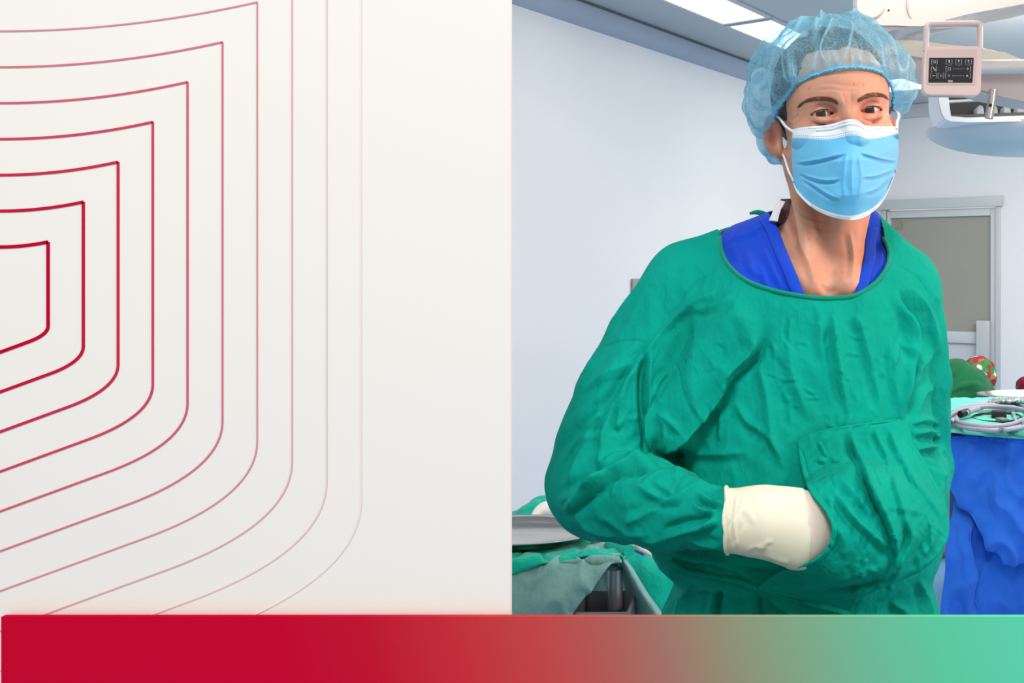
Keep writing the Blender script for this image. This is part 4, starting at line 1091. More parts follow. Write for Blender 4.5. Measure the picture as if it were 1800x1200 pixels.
# ---- scrub top inside the neckline
sf = Field(axis([(-.20, .27, .0032)]), axis([(1.18, 1.52, .0032)]), axis([(1.02, 1.45, .01), (1.45, 1.66, .0030)]))
sf.add(torso(lambda Z: -np.interp(Z.ravel(), [1.0, 1.40, 1.47, 1.52], [.035, .030, .012, .004]).reshape(Z.shape), 1.04), (-1, 0, 1.0), (2, 3, 2))
sf.cone(NECKR, SHR+np.array([.01, 0, .012]), .046, .050, .03); sf.cone(NECKL, SHL+np.array([-.05, 0, .014]), .050, .045, .03)
sf.cone(W(1405, 405, 1.41), W(1300, 420, 1.40), .030, .018, .03); sf.cone(W(1500, 410, 1.41), W(1535, 425, 1.40), .022, .014, .03)
V, Q = nets(sf); V = smooth_v(V, Q, 2)
N = normals(V, Q); px, py = proj(V)
V = V+N*(stroke_field(px, py, [(z7([(600, 120), (640, 260), (700, 380), (740, 420)]), 6, .004), (z7([(560, 230), (580, 320), (640, 350)]), 6, .003),
    (z7([(620, 290), (640, 380), (650, 400)]), 5, .003), (z7([(470, 200), (560, 170), (640, 130)]), 5, .002), (z7([(1110, 180), (1130, 260), (1120, 330)]), 5, .003),
    (z7([(520, 140), (500, 220), (540, 300)]), 6, .003)]))[:, None]
ST = bvh(V, Q)
vleft = [(1352, 376), (1366, 400), (1380, 435), (1398, 478), (1416, 522), (1424, 545)]
vright = [(1524, 398), (1521, 425), (1519, 450), (1512, 485), (1502, 518), (1494, 545)]
vp = [(1360, 360)]+vleft+[(1460, 580)]+vright[::-1]+[(1518, 360), (1440, 300)]
pc_ = np.mean(poly, 0); pl_ = [tuple(pc_+(np.array(q)-pc_)*1.15) for q in poly]
px, py = proj(V); V0cut = ~in_poly(V@e1, V@e2, pl_)
cut = V0cut | in_poly(px, py, vp) & (V[:, 1] < 1.40) & (V[:, 2] > 1.44)
# the hole round the neck itself
nbx = LW((0, .03, -.10)); cut |= (np.hypot((V[:, 0]-nb[0]-.0)/1.0, V[:, 1]-1.38) < .060) & (V[:, 2] > 1.52)
V, Q = keep_faces(V, Q, ~cut)
scr = np_mesh('scrub_top', V, Q, M['scrub'], person); tag(scr, 'royal blue V-neck scrub top')
def band(pts, wpx, name, mat, off=.003):
    C_ = cr(pts, 50); rows = []
    for s_ in np.linspace(0, 1, 7):
        row = []
        for i, c in enumerate(C_):
            tg = C_[min(i+1, 49)]-C_[max(i-1, 0)]; tg /= np.linalg.norm(tg); q = c+np.array((tg[1], -tg[0]))*wpx*s_*(-1)
            h = camray(ST, q[0], q[1], off+.002*math.sin(math.pi*s_))
            row.append(h)
        rows.append(row)
    # fill misses from neighbours
    for row in rows:
        last = None
        for i, h in enumerate(row):
            if h is None and last is not None: row[i] = last+Vector((0, 0, -.0003))
            elif h is not None: last = h
        nxt = None
        for i in range(len(row)-1, -1, -1):
            if row[i] is None: row[i] = nxt
            else: nxt = row[i]
    if any(h is None for r in rows for h in r): return None
    A_ = np.array([[list(h) for h in r] for r in rows])
    # limit depth jumps
    for _ in range(3): A_[:, 1:-1, 1] = (A_[:, :-2, 1]+A_[:, 1:-1, 1]+A_[:, 2:, 1])/3
    ii = np.arange(7*50).reshape(7, 50)
    q_ = np.stack([ii[:-1, :-1], ii[:-1, 1:], ii[1:, 1:], ii[1:, :-1]], -1).reshape(-1, 4)
    o = np_mesh(name, A_.reshape(-1, 3), q_, mat, scr)
    s2 = o.modifiers.new('solid', 'SOLIDIFY'); s2.thickness = .003; s2.offset = 0
    return o
band(vleft[:-1], 20, 'collar_band', M['scrub']); band(vright[:-1], -18, 'collar_band', M['scrub'])
# collar tag and the knotted tie behind the neck
tg_ = new_mat('tag_white', (222, 226, 236), 0.8)
patch('collar_tag', [[P(1352, 388, 1.34), P(1366, 389, 1.33)], [P(1358, 372, 1.345), P(1371, 372, 1.335)], [P(1370, 352, 1.36), P(1380, 354, 1.35)]], tg_, scr, 12, 20, .002, (60, 60, 60), .0012)
patch('inner_collar', [[P(1372, 350, 1.372), P(1392, 349, 1.37)], [P(1374, 368, 1.366), P(1394, 366, 1.366)], [P(1360, 392, 1.37), P(1390, 395, 1.372)]], new_mat('collar_brown', (92, 74, 72), 0.9), scr, 12, 20, .002, (60, 60, 60), .002)
tube('neck_tie', [P(1318, 375, 1.46), P(1330, 373, 1.455), P(1345, 376, 1.45), P(1362, 384, 1.445)], [.002, .004, .0035, .003], M['gown_rib'], gown, 8, flat=.6, n=20)
# ---- trousers and shoes below
for sx in (-1, 1):
    tf = Field(axis([(-.20, .30, .009)]), axis([(1.16, 1.50, .009)]), axis([(.07, 1.02, .009)]))
    hip = np.array((.045+sx*.095, 1.36, .93)); kn = np.array((.045+sx*.11, 1.35, .50)); an = np.array((.045+sx*.12, 1.38, .10))
    tf.cone(hip, kn, .097, .080, .03); tf.cone(kn, an, .080, .070, .02)
    V, Q = nets(tf); np_mesh('trouser_leg', smooth_v(V, Q, 3), Q, M['scrub'], person)
for sx in (-1, 1):
    an = np.array((.045+sx*.12, 1.38, .0)); f = Field(axis([(an[0]-.08, an[0]+.10, .005)]), axis([(1.13, 1.46, .005)]), axis([(-.01, .12, .005)]))
    f.cone(an+np.array((0, .02, .05)), an+np.array((sx*.02, -.19, .035)), .047, .040, .02)
    f.D = np.maximum(f.D, (.002-f.zs)[None, None, :])
    V, Q = nets(f); np_mesh('shoe', smooth_v(V, Q, 2), Q, M['shoe'], person)

# ================================================================== LEFT: STAND, DISH, CLOTHS
def extr(name, pts, Y0, Y1, mat, parent=None, bev=0.004, seg=3):
    """solid with a px outline at depth Y0, straight back to Y1"""
    bm = bmesh.new()
    a = [P(x, y, Y0) for x, y in pts]
    f = [bm.verts.new(p) for p in a]; b = [bm.verts.new(p+Vector((0, Y1-Y0, 0))) for p in a]
    n = len(a); bm.faces.new(f); bm.faces.new(b[::-1])
    for i in range(n): bm.faces.new((f[i], b[i], b[(i+1) % n], f[(i+1) % n]))
    if bev: bmesh.ops.bevel(bm, geom=bm.edges[:], offset=bev, segments=seg, affect='EDGES', clamp_overlap=True)
    return from_bm(name, bm, mat, parent, True, 40)
def rrect(x0, y0, x1, y1, r, n=6):
    out = []
    for cx, cy, a0 in ((x1-r, y0+r, -90), (x1-r, y1-r, 0), (x0+r, y1-r, 90), (x0+r, y0+r, 180)):
        for i in range(n+1):
            a = math.radians(a0+90*i/n); out.append((cx+r*math.cos(a), cy+r*math.sin(a)))
    return out
ZT = 0.922
st = empty('instrument_stand', (-0.45, 2.1, 0), 'steel instrument stand with round column under the sage cloth, lower left of the surgeon', 'instrument stand')
box('tray_top', (-0.62, 2.20, ZT-0.030), (0.60, 0.22, 0.016), M['steel'], st, bev=0.004)
colx = P(1081, 1000, 2.02).x
lathe('column', [(0.0165, P(0, 1058, 2.02).z-0.012), (0.0165, ZT-0.02)], (colx, 2.02, 0), M['steel_dark'], st, 28)
zb = P(0, 1062, 1.98).z
bm = bmesh.new()
cxb = P(1062, 0, 1.98).x
add_box(bm, (cxb, 2.00, zb-0.10), (0.115, 0.13, 0.02), bev=0.002)
for (c, sz) in (((cxb, 1.937, zb-0.05), (0.115, 0.004, 0.10)), ((cxb, 2.063, zb-0.05), (0.115, 0.004, 0.10)), ((cxb-0.056, 2.0, zb-0.05), (0.004, 0.13, 0.10)), ((cxb+0.056, 2.0, zb-0.05), (0.004, 0.13, 0.10))):
    add_box(bm, c, sz, bev=0.001)
from_bm('bracket_box', bm, M['steel_dark'], st, True, 35)
lathe('lower_column', [(0.020, 0.05), (0.020, zb-0.11)], (colx, 2.02, 0), M['steel'], st, 24)
lathe('base', [(0.20, 0.0), (0.20, 0.02), (0.17, 0.045), (0.03, 0.055)], (colx-0.1, 2.10, 0), M['steel_dark'], st, 40)
# sage cloth
o = patch('stand_cloth', [
    [P(780, 920, 2.36), P(900, 920, 2.36), P(1000, 920, 2.36), P(1068, 926, 2.32)],
    [P(780, 988, 2.00), P(900, 986, 2.00), P(1010, 978, 2.00), P(1092, 978, 1.99)],
    [P(780, 1000, 1.95), P(900, 996, 1.95), P(1000, 986, 1.95), P(1084, 984, 1.955)],
    [P(780, 1030, 1.93), P(900, 1025, 1.93), P(990, 1010, 1.925), P(1062, 1005, 1.93)],
    [P(780, 1080, 1.92), P(890, 1075, 1.91), P(970, 1050, 1.90), P(1042, 1036, 1.92)],
    [P(780, 1160, 1.93), P(880, 1150, 1.90), P(960, 1100, 1.90), P(1008, 1078, 1.92)],
    [P(780, 1230, 1.94), P(870, 1200, 1.92), P(930, 1150, 1.91), P(985, 1110, 1.93)]],
    M['sage'], None, 170, 150, .006, (12, 12, 9), .002, None, 2.0, .010)
tag(o, 'grey-green sage cloth draped over the instrument stand at lower left', 'cloth')
o = patch('stand_cloth', [
    [P(1076, 978, 2.03), P(1092, 979, 2.0), P(1098, 981, 2.02), P(1102, 984, 2.06)],
    [P(1090, 1000, 2.06), P(1104, 1000, 2.0), P(1114, 1004, 2.02), P(1120, 1010, 2.05)],
    [P(1098, 1035, 2.08), P(1122, 1035, 2.0), P(1134, 1040, 2.02), P(1142, 1046, 2.05)],
    [P(1112, 1080, 2.10), P(1150, 1080, 2.0), P(1162, 1082, 2.02), P(1168, 1086, 2.05)],
    [P(1125, 1130, 2.10), P(1170, 1130, 2.0), P(1182, 1134, 2.02), P(1190, 1140, 2.05)]],
    M['sage'], None, 30, 60, .002, (14, 14, 9), .0015)
tag(o, 'narrow grey-green cloth corner hanging right of the steel column', 'cloth')
o = patch('stand_cloth', [[P(1030, 975, 2.10), P(1060, 975, 2.10), P(1100, 975, 2.10)], [P(1030, 1010, 2.11), P(1060, 1012, 2.12), P(1112, 1012, 2.11)], [P(1030, 1080, 2.13), P(1070, 1082, 2.14), P(1122, 1082, 2.13)]],
    M['sage'], None, 20, 30, .003, (14, 14, 9), .0015)
tag(o, 'shaded grey-green cloth hanging behind the steel column of the stand', 'cloth')
# teal cloths on the stand
o = patch('folded_towel', [
    [P(840, 924, 2.28), P(950, 924, 2.28), P(1030, 926, 2.27), P(1088, 930, 2.24)],
    [P(840, 950, 2.16), P(950, 950, 2.16), P(1040, 950, 2.15), P(1100, 948, 2.13)],
    [P(840, 968, 2.05), P(950, 968, 2.05), P(1040, 966, 2.05), P(1108, 964, 2.05)],
    [P(840, 984, 1.96), P(930, 982, 1.96), P(1020, 970, 1.99), P(1100, 972, 2.01)],
    [P(840, 1006, 1.925), P(905, 1002, 1.925), P(1000, 982, 1.955), P(1092, 978, 1.975)]],
    M['teal_drape'], None, 110, 60, .010, (20, 20, 20), .003, lambda V: 0.004+0*V[:, 0], 5.0, .008)
tag(o, 'crumpled teal towel under the steel dish on the stand', 'towel')
rl = [P(1070, 962, 2.10)+Vector((0, 0, .004)), P(1088, 964, 2.06)+Vector((0, 0, .004)), P(1106, 970, 2.02)+Vector((0, 0, .002))]
o = tube('rolled_towel', rl, [.012, .015, .013], M['teal_drape'], None, 16, n=12); tag(o, 'small rolled teal towel end right of the steel dish', 'towel')
# dish
dz = P(0, 932, 2.12).z; dxc = P(912, 0, 2.12).x
ds = empty('steel_dish', (dxc, 2.12, dz-0.034), 'shiny oval stainless steel dish on teal towel at lower left', 'dish')
pr = [(0.06, -0.022), (0.125, -0.021), (0.156, -0.012), (0.166, -0.002), (0.184, 0.001), (0.186, 0.003), (0.184, 0.004), (0.164, 0.001), (0.152, -0.009), (0.122, -0.018), (0.05, -0.019)]
lathe('bowl', pr, (dxc, 2.12, dz), M['steel'], ds, 72, 1.02, 0.66)
# teal draped table behind
o = patch('draped_table_cover', [
    [P(700, 925, 2.95), P(900, 915, 2.95), P(1100, 925, 2.95), P(1260, 925, 2.95)],
    [P(700, 945, 2.72), P(900, 940, 2.72), P(1110, 944, 2.72), P(1260, 946, 2.72)],
    [P(700, 970, 2.52), P(900, 965, 2.52), P(1110, 966, 2.50), P(1260, 975, 2.50)],
    [P(700, 1000, 2.45), P(900, 1000, 2.45), P(1110, 1000, 2.42), P(1260, 1010, 2.42)],
    [P(700, 1060, 2.43), P(900, 1060, 2.43), P(1125, 1060, 2.38), P(1260, 1070, 2.40)],
    [P(700, 1140, 2.42), P(900, 1140, 2.43), P(1150, 1140, 2.36), P(1260, 1150, 2.40)],
    [P(700, 1240, 2.42), P(900, 1240, 2.43), P(1160, 1240, 2.36), P(1260, 1250, 2.40)]],
    M['teal_drape'], None, 120, 110, .014, (9, 9, 7), .003, None, 8.0, .012)
tag(o, 'bright teal drape over the table behind the instrument stand', 'drape')
dtb = empty('draped_table', (-0.4, 2.72, 0), 'table hidden under the bright teal drape behind the instrument stand', 'table')
zt2 = P(0, 948, 2.72).z-0.035
box('table_top', (-0.605, 2.73, zt2-0.03), (0.84, 0.40, 0.03), M['steel_dark'], dtb, bev=0.004)
for ix in (-0.99, -0.22):
    for iy in (2.57, 2.89): box('leg', (ix, iy, (zt2-0.045)/2), (0.03, 0.03, zt2-0.045), M['steel_dark'], dtb, bev=0.003)
o = patch('teal_bundle', [
    [P(820, 940, 2.56), P(900, 925, 2.58), P(960, 915, 2.58), P(1010, 930, 2.56)],
    [P(820, 935, 2.62), P(900, 905, 2.64), P(955, 884, 2.64), P(1010, 915, 2.62)],
    [P(820, 928, 2.72), P(900, 900, 2.72), P(965, 874, 2.72), P(1015, 915, 2.72)],
    [P(820, 928, 2.82), P(900, 915, 2.84), P(965, 900, 2.84), P(1010, 920, 2.82)]],
    M['teal_drape'], None, 60, 40, .006, (16, 16, 16), .004, None, 3.0, .004)
tag(o, 'raised teal cloth bundle behind the steel dish beside the elbow', 'cloth')
o = tube('white_roll', [P(938, 908, 2.50), P(955, 895, 2.52), P(985, 893, 2.54)], [.010, .020, .022], M['white_mat'], None, 20, n=14)
tag(o, 'white gauze roll behind the steel dish next to the elbow', 'gauze roll')
for pts, lab in (([P(1066, 942, 2.40), P(1100, 953, 2.36), P(1125, 963, 2.32), P(1147, 975, 2.29)], 'white instrument handle lying lower, on the teal drape'),
                 ([P(1085, 947, 2.52), P(1120, 955, 2.48), P(1140, 959, 2.46), P(1152, 963, 2.45)], 'white instrument handle lying behind the longer one on teal drape')):
    q = empty('surgical_instrument', pts[1], lab, 'instrument')
    tube('grip', pts, [.006, .0075, .0085, .005], M['white_mat'], q, 14, n=24)
    tube('blue_sleeve', [pts[0]+Vector((.0, -.002, -.008)), pts[1]+Vector((.01, -.004, -.012)), pts[2]+Vector((.01, 0, -.016))], .004, new_mat('sleeve_blue', (70, 130, 200), 0.5), q, 10, n=10)

# ================================================================== RIGHT: TROLLEY, DRAPES, CABLES
YT = 3.62; ZR = P(0, 765, YT).z
tx0 = P(1668, 0, YT).x
def ontab(px, py, up=0.0):
    d = Vector(((px-CX)/F, 1, -(py-HY)/F)); t = (ZR+0.012+up-CZ)/d.z
    return Vector((0, 0, CZ))+d*t
tr = empty('instrument_trolley', (tx0+0.5, YT+0.35, 0), 'steel trolley covered by the royal blue drape at the right edge', 'trolley')
box('trolley_top', (tx0+0.52, YT+0.36, ZR-0.035), (0.94, 0.62, 0.03), M['steel_dark'], tr, bev=0.004)
for ix in (0.14, 0.95):
    for iy in (0.08, 0.62): box('leg', (tx0+ix, YT+iy+0.02, (ZR-0.04)/2), (0.035, 0.035, ZR-0.04), M['steel_dark'], tr, bev=0.003)
o = patch('trolley_drape', [
    [ontab(1668, 712, -.02), ontab(1740, 711, -.02), ontab(1840, 710, -.02), ontab(1960, 710, -.02)],
    [ontab(1660, 740, -.018), ontab(1740, 740, -.018), ontab(1840, 740, -.018), ontab(2000, 740, -.018)],
    [P(1652, 762, YT+.02), P(1720, 763, YT), P(1840, 765, YT), P(2060, 765, YT)],
    [P(1652, 775, YT-.012), P(1720, 776, YT-.015), P(1840, 778, YT-.015), P(2060, 778, YT-.015)],
    [P(1658, 815, YT-.01), P(1722, 815, YT-.03), P(1840, 815, YT-.03), P(2060, 815, YT-.03)],
    [P(1666, 850, YT), P(1728, 860, YT-.045), P(1830, 860, YT-.05), P(2060, 860, YT-.04)],
    [P(1680, 876, YT-.02), P(1735, 915, YT-.06), P(1815, 925, YT-.07), P(2060, 915, YT-.05)],
    [P(1700, 895, YT-.03), P(1742, 960, YT-.06), P(1806, 975, YT-.08), P(2060, 935, YT-.05)],
    [P(1712, 905, YT-.035), P(1752, 975, YT-.055), P(1798, 993, YT-.07), P(2060, 945, YT-.05)]],
    M['blue_drape'], None, 160, 160, .020, (7, 7, 4.5), .003, None, 12.0, .026)
tag(o, 'royal blue drape upper layer hanging in a curved lobe from trolley top', 'drape')
o = patch('trolley_drape', [
    [P(1668, 780, YT+.06), P(1730, 780, YT+.05), P(1840, 780, YT+.05), P(2060, 780, YT+.05)],
    [P(1676, 880, YT+.04), P(1730, 880, YT+.02), P(1830, 880, YT+.02), P(2060, 880, YT+.03)],
    [P(1666, 950, YT), P(1706, 945, YT-.035), P(1722, 950, YT+.03), P(2060, 950, YT+.02)],
    [P(1660, 1020, YT-.03), P(1712, 1015, YT-.04), P(1735, 1035, YT+.03), P(2060, 1010, YT+.02)],
    [P(1654, 1080, YT-.04), P(1722, 1075, YT-.03), P(1752, 1095, YT+.03), P(2060, 1080, YT+.02)],
    [P(1650, 1150, YT-.05), P(1730, 1150, YT-.03), P(1780, 1150, YT+.03), P(2060, 1150, YT+.02)]],
    M['blue_drape'], None, 150, 130, .020, (8, 8, 3.5), .003, None, 22.0, .024)
tag(o, 'royal blue drape lower layer falling to the floor beside the surgeon', 'drape')
ctl = [
    [ontab(1668, 704, .01), ontab(1740, 702, .01), ontab(1840, 700, .01), ontab(1960, 700, .01)],
    [ontab(1662, 725, .006), ontab(1740, 722, .006), ontab(1840, 722, .006), ontab(1980, 722, .006)],
    [ontab(1650, 752, .006), ontab(1740, 757, .006), ontab(1840, 760, .006), ontab(2010, 760, .006)],
    [P(1648, 757, YT-.02), P(1740, 763, YT-.03), P(1840, 766, YT-.03), P(2060, 766, YT-.03)],
    [P(1650, 762, YT-.04), P(1740, 770, YT-.045), P(1840, 774, YT-.045), P(2060, 774, YT-.045)]]
o = patch('green_towel', ctl, M['teal_towel'], None, 90, 40, .005, (14, 14, 14), .004, lambda V: .010+0*V[:, 0], 4.0, .003)
tag(o, 'pale teal towel covering the trolley top under the coiled cable', 'towel')
# grey cable coil
def ring(cx, cy, rx, ry, a0, a1, h, n=40, rot=0.0):
    out = []
    for a in np.linspace(math.radians(a0), math.radians(a1), n):
        x = rx*math.cos(a); y = ry*math.sin(a)
        out.append(ontab(cx+x*math.cos(rot)-y*math.sin(rot), cy+x*math.sin(rot)+y*math.cos(rot), h+.004*math.sin(a*1.7)))
    return out
cab = empty('coiled_cable', ontab(1740, 735), 'thick grey cable coiled in loops on the pale teal towel', 'cable')
rg = ring(1742, 734, 72, 22, 190, 560, .030)+ring(1738, 730, 66, 19, 200, 520, .042)+ring(1745, 735, 78, 21, 160, 440, .052)+ring(1750, 732, 70, 25, 80, 330, .036)
rg += [ontab(1800, 742, .05), ontab(1815, 752, .03), ontab(1850, 748, .02)]
tube('cable', rg, .0088, M['grey_cable'], cab, 10)
rg2 = ring(1746, 738, 68, 17, 20, 300, .018)+[ontab(1790, 752, .02), ontab(1820, 756, .015), ontab(1860, 760, .012)]
tube('cable', rg2, .0088, M['grey_cable'], cab, 10)
tube('connector', [ontab(1728, 715, .05), ontab(1708, 721, .05), ontab(1697, 726, .045)], [.010, .012, .013], M['grey_cable'], cab, 14, n=10)
tube('connector_collar', [ontab(1701, 724, .047), ontab(1688, 728, .043)], [.0145, .0145], M['black'], cab, 16, n=6)
tube('metal_tip', [ontab(1676, 733, .02), ontab(1652, 742, .012)], [.0055, .004], M['steel'], cab, 12, n=6)
bc = empty('black_cable', ontab(1745, 736), 'thin black cable loosely coiled inside the grey cable loops', 'cable')
rg3 = ring(1748, 736, 38, 9, 0, 380, .012)+ring(1752, 733, 42, 8, 30, 400, .020)+ring(1740, 738, 34, 10, 60, 420, .016)
tube('cable', rg3, .0042, M['black'], bc, 8)
box('plug', ontab(1762, 741, .018), (.036, .05, .03), new_mat('plug_grey', (110, 135, 130), .4), bc, rz=.3, bev=.004)
box('plug', ontab(1756, 729, .03), (.06, .04, .035), M['black'], bc, rz=-.2, bev=.006)
# tray behind with foil and maroon cap
ty = ontab(1800, 706)
t0 = empty('metal_tray', ty, 'shiny steel tray with crinkled wrap behind the coiled cable', 'tray')
lathe('tray', [(0.02, 0), (0.19, 0.0), (0.205, .018), (.215, .018), (.215, .021), (.202, .021), (.188, .004), (0.02, .004)], ty+Vector((.07, .12, .002)), M['steel'], t0, 48, 1.25, .7)
o = patch('clear_wrap', [[ontab(1742, 702, .03), ontab(1775, 700, .03), ontab(1815, 698, .03)], [ontab(1738, 707, .05), ontab(1775, 704, .07), ontab(1815, 702, .05)], [ontab(1745, 713, .02), ontab(1775, 712, .025), ontab(1815, 711, .02)]],
          new_mat('crinkled_wrap', (205, 205, 205), .2, .6), t0, 50, 30, .012, (40, 40, 40), .001, None, 6.0, .010)
# ================================================================== PERSON IN THE BACKGROUND
YP = 5.12
bp = empty('person', (P(1665, 0, YP).x, YP, 0), 'person bending forward in dark green gown and red floral cap behind the trolley', 'person')
Wp = lambda px, py, dy=0: np.array(P(px, py, YP+dy))
hip = Wp(1646, 700); chest = Wp(1700, 690, -.03); shd = Wp(1712, 688, .12); hed = Wp(1718, 662, .24)
def bodyfield(o, gown_only):
    f = Field(axis([(.55, 1.55, .011)]), axis([(YP-.45, YP+.75, .012)]), axis([(0.0, 1.15, .011)]))
    f.cone(hip, (hip+chest)/2+np.array((0, 0, .025)), .175+o, .165+o, .03); f.cone((hip+chest)/2+np.array((0, 0, .025)), chest, .165+o, .138+o, .03)
    for s_ in (-1, 1):
        h = shd+np.array((.02, s_*.14, -.02)); el = h+np.array((.10, -.02, -.24)); wr = el+np.array((.18, .05, -.02))
        f.cone(h, el, .060+o, .050+o, .05); f.cone(el, wr, .050+o, .036+o, .03)
        if not gown_only:
            f.cone(wr, wr+np.array((.09, 0, -.01)), .030, .018, .02)
        a = hip+np.array((-.02, s_*.10, -.05)); kn = np.array((a[0]+.04, a[1], .46)); an = np.array((a[0]-.01, a[1], .09))
        if gown_only: f.cone(a, kn+np.array((0, 0, -.10)), .14+o, .14+o, .10)
        else:
            f.cone(a, kn, .09, .06, .05); f.cone(kn, an, .058, .042, .03); f.cone(an+np.array((0, 0, -.045)), an+np.array((.16, 0, -.055)), .036, .03, .02)
    if not gown_only:
        f.cone(shd, hed, .065, .055, .03); f.ell(hed+np.array((.005, 0, 0)), (.082, .078, .10), .02)
    return f
f = bodyfield(-.02, False); V, Q = nets(f); np_mesh('body', smooth_v(V, Q, 2), Q, M['skin2'], bp)
f = bodyfield(0, True); V, Q = nets(f); V = smooth_v(V, Q, 2); N = normals(V, Q)
fold = noise1(V, (5, 5, 5), 3)*.02+(0.5-np.abs(noise1(V, (6, 6, 13), 6))*3).clip(-.4, .5)*.014
np_mesh('gown', V+N*fold[:, None], Q, M['dark_green'], bp)
fm = new_mat('floral_cap', (60, 130, 60), .9); t = NT(fm)
vo = t.n('ShaderNodeTexVoronoi'); vo.inputs['Scale'].default_value = 30; tc = t.n('ShaderNodeTexCoord'); t.l(tc.outputs['Object'], vo.inputs['Vector'])
sx1 = t.n('ShaderNodeSeparateColor'); t.l(vo.outputs['Color'], sx1.inputs[0])
rp = t.t.nodes.new('ShaderNodeValToRGB'); rp.color_ramp.interpolation = 'CONSTANT'; e = rp.color_ramp.elements
for p_, c_ in ((0.2, (150, 30, 50)), (.45, (205, 195, 190)), (.58, (50, 120, 60)), (.85, (180, 95, 60))):
    q = e.new(p_); q.color = (*lin(c_), 1)
e[0].color = (*lin((40, 120, 60)), 1)
t.l(sx1.outputs[0], rp.inputs[0]); t.l(rp.outputs[0], t.b.inputs['Base Color'])
f = Field(axis([(hed[0]-.15, hed[0]+.15, .006)]), axis([(hed[1]-.15, hed[1]+.15, .006)]), axis([(hed[2]-.15, hed[2]+.16, .006)]))
f.ell(hed+np.array((.012, 0, .012)), (.094, .092, .110)); f.D = np.maximum(f.D, (hed[2]-.06-f.zs)[None, None, :])
V, Q = nets(f); V = smooth_v(V, Q, 2); N = normals(V, Q)
np_mesh('floral_cap', V+N*(noise1(V, (22, 22, 22), 1)*.012)[:, None], Q, fm, bp)
YM = 5.95
f = Field(axis([(P(1760, 0, YM).x, P(1840, 0, YM).x, .006)]), axis([(YM-.12, YM+.12, .006)]), axis([(.74, .96, .006)]))
f.ell(np.array(P(1806, 678, YM)), (.075, .08, .055)); f.ell(np.array(P(1800, 690, YM)), (.05, .06, .03), .03)
V, Q = nets(f); V = smooth_v(V, Q, 2); N = normals(V, Q)
o = np_mesh('maroon_bundle', V+N*(noise1(V, (22, 22, 22), 1)*.02)[:, None], Q, M['maroon'], None); tag(o, 'dark maroon cloth bundle at the right edge behind the steel tray', 'cloth')
tb = empty('side_table', (P(1830, 0, YM).x, YM, 0), 'low white side table behind the trolley under the maroon bundle', 'side table')
zs_ = min(V[:, 2])-.002
box('table_top', (P(1830, 0, YM).x, YM, zs_-.015), (.40, .40, .03), M['white_mat'], tb, bev=.004)
for ix in (-.17, .17):
    for iy in (-.17, .17): box('leg', (P(1830, 0, YM).x+ix, YM+iy, (zs_-.03)/2), (.03, .03, zs_-.03), M['steel_dark'], tb, bev=.003)

# ================================================================== CEILING PENDANTS AND PANEL
Y1 = 2.75
pa = empty('ceiling_pendant', P(1560, 20, Y1), 'thick white jointed ceiling arm entering at the top above the control panel', 'ceiling arm')
extr('arm_housing', [(1507, -140), (1507, 20), (1512, 36), (1530, 48), (1550, 53), (1572, 53), (1597, 46), (1618, 38), (1700, 25), (1800, 7), (1900, -12), (1960, -60), (1960, -140)], Y1, Y1+.16, M['white_plastic'], pa, .022, 4)
bm = bmesh.new()
bmesh.ops.create_cone(bm, cap_ends=True, segments=48, radius1=.040, radius2=.040, depth=.008)
bm.transform(Matrix.Translation(P(1530, 8, Y1-.003)) @ Matrix.Rotation(math.pi/2, 4, 'X'))
from_bm('joint_cap', bm, M['white_plastic'], pa, True, 40)
tube('seam_ring', [P(1595, -60, Y1-.001), P(1595, 0, Y1-.002), P(1597, 22, Y1-.001), P(1604, 34, Y1+.004), P(1618, 38, Y1+.02)], .0035, M['pink_plastic'], pa, 8, n=24)
tube('screw', [P(1562, 18, Y1+.002), P(1562, 18, Y1-.002)], .0028, M['black'], pa, 10)
lathe('ceiling_column', [(.07, 0), (.07, CEIL-P(0, -60, Y1).z+.2)], (P(1560, 0, Y1+.08).x, Y1+.08, P(0, -60, Y1).z-.02), M['white_plastic'], pa, 32)
Y2 = 2.95
pb = empty('lamp_arm', P(1700, 110, Y2), 'cream and rosy lamp arm running behind the control panel', 'lamp arm')
extr('upper_shell', [(1560, 68), (1600, 70), (1650, 76), (1705, 82), (1738, 83), (1752, 90), (1765, 97), (1800, 106), (1880, 116), (1880, 128), (1790, 124), (1700, 116), (1640, 104), (1600, 98), (1562, 92)], Y2, Y2+.17, M['cream_plastic'], pb, .010, 3)
extr('lower_shell', [(1566, 90), (1620, 100), (1700, 114), (1800, 124), (1880, 128), (1880, 188), (1800, 178), (1762, 170), (1735, 167), (1700, 155), (1650, 140), (1610, 127), (1570, 118)], Y2+.02, Y2+.16, M['pink_plastic'], pb, .012, 3)
tube('cross_tube', [P(1715, 118, Y2-.06), P(1800, 117, Y2-.06), P(1880, 116, Y2-.06)], .022, M['white_plastic'], pb, 20, n=4)
tube('arm_riser', [P(1880, 116, Y2-.02), P(1890, -100, Y2-.02), P(1895, -260, Y2)], .03, M['white_plastic'], pb, 16, n=12)
tube('steel_post', [P(1746, 158, Y2-.02), P(1743, 180, Y2-.02), P(1738, 208, Y2-.02)], .0135, M['steel'], pb, 20, n=6)
tube('post_screw', [P(1741, 185, Y2-.036), P(1741, 185, Y2-.030)], .0055, M['black'], pb, 14)
Y3 = 3.5
lh = empty('surgical_lamp', P(1780, 200, Y3), 'white surgical lamp head with dark slotted opening at the right edge', 'surgical lamp')
extr('lamp_rim', [(1647, 140), (1666, 140), (1667, 170), (1669, 207), (1700, 206.5), (1800, 203), (1900, 201), (1900, 212), (1800, 213), (1700, 215), (1672, 216), (1660, 212), (1653, 200), (1648, 180)], Y3, Y3+.20, new_mat('lamp_rim_white', (232, 234, 240), .35), lh, .006, 3)
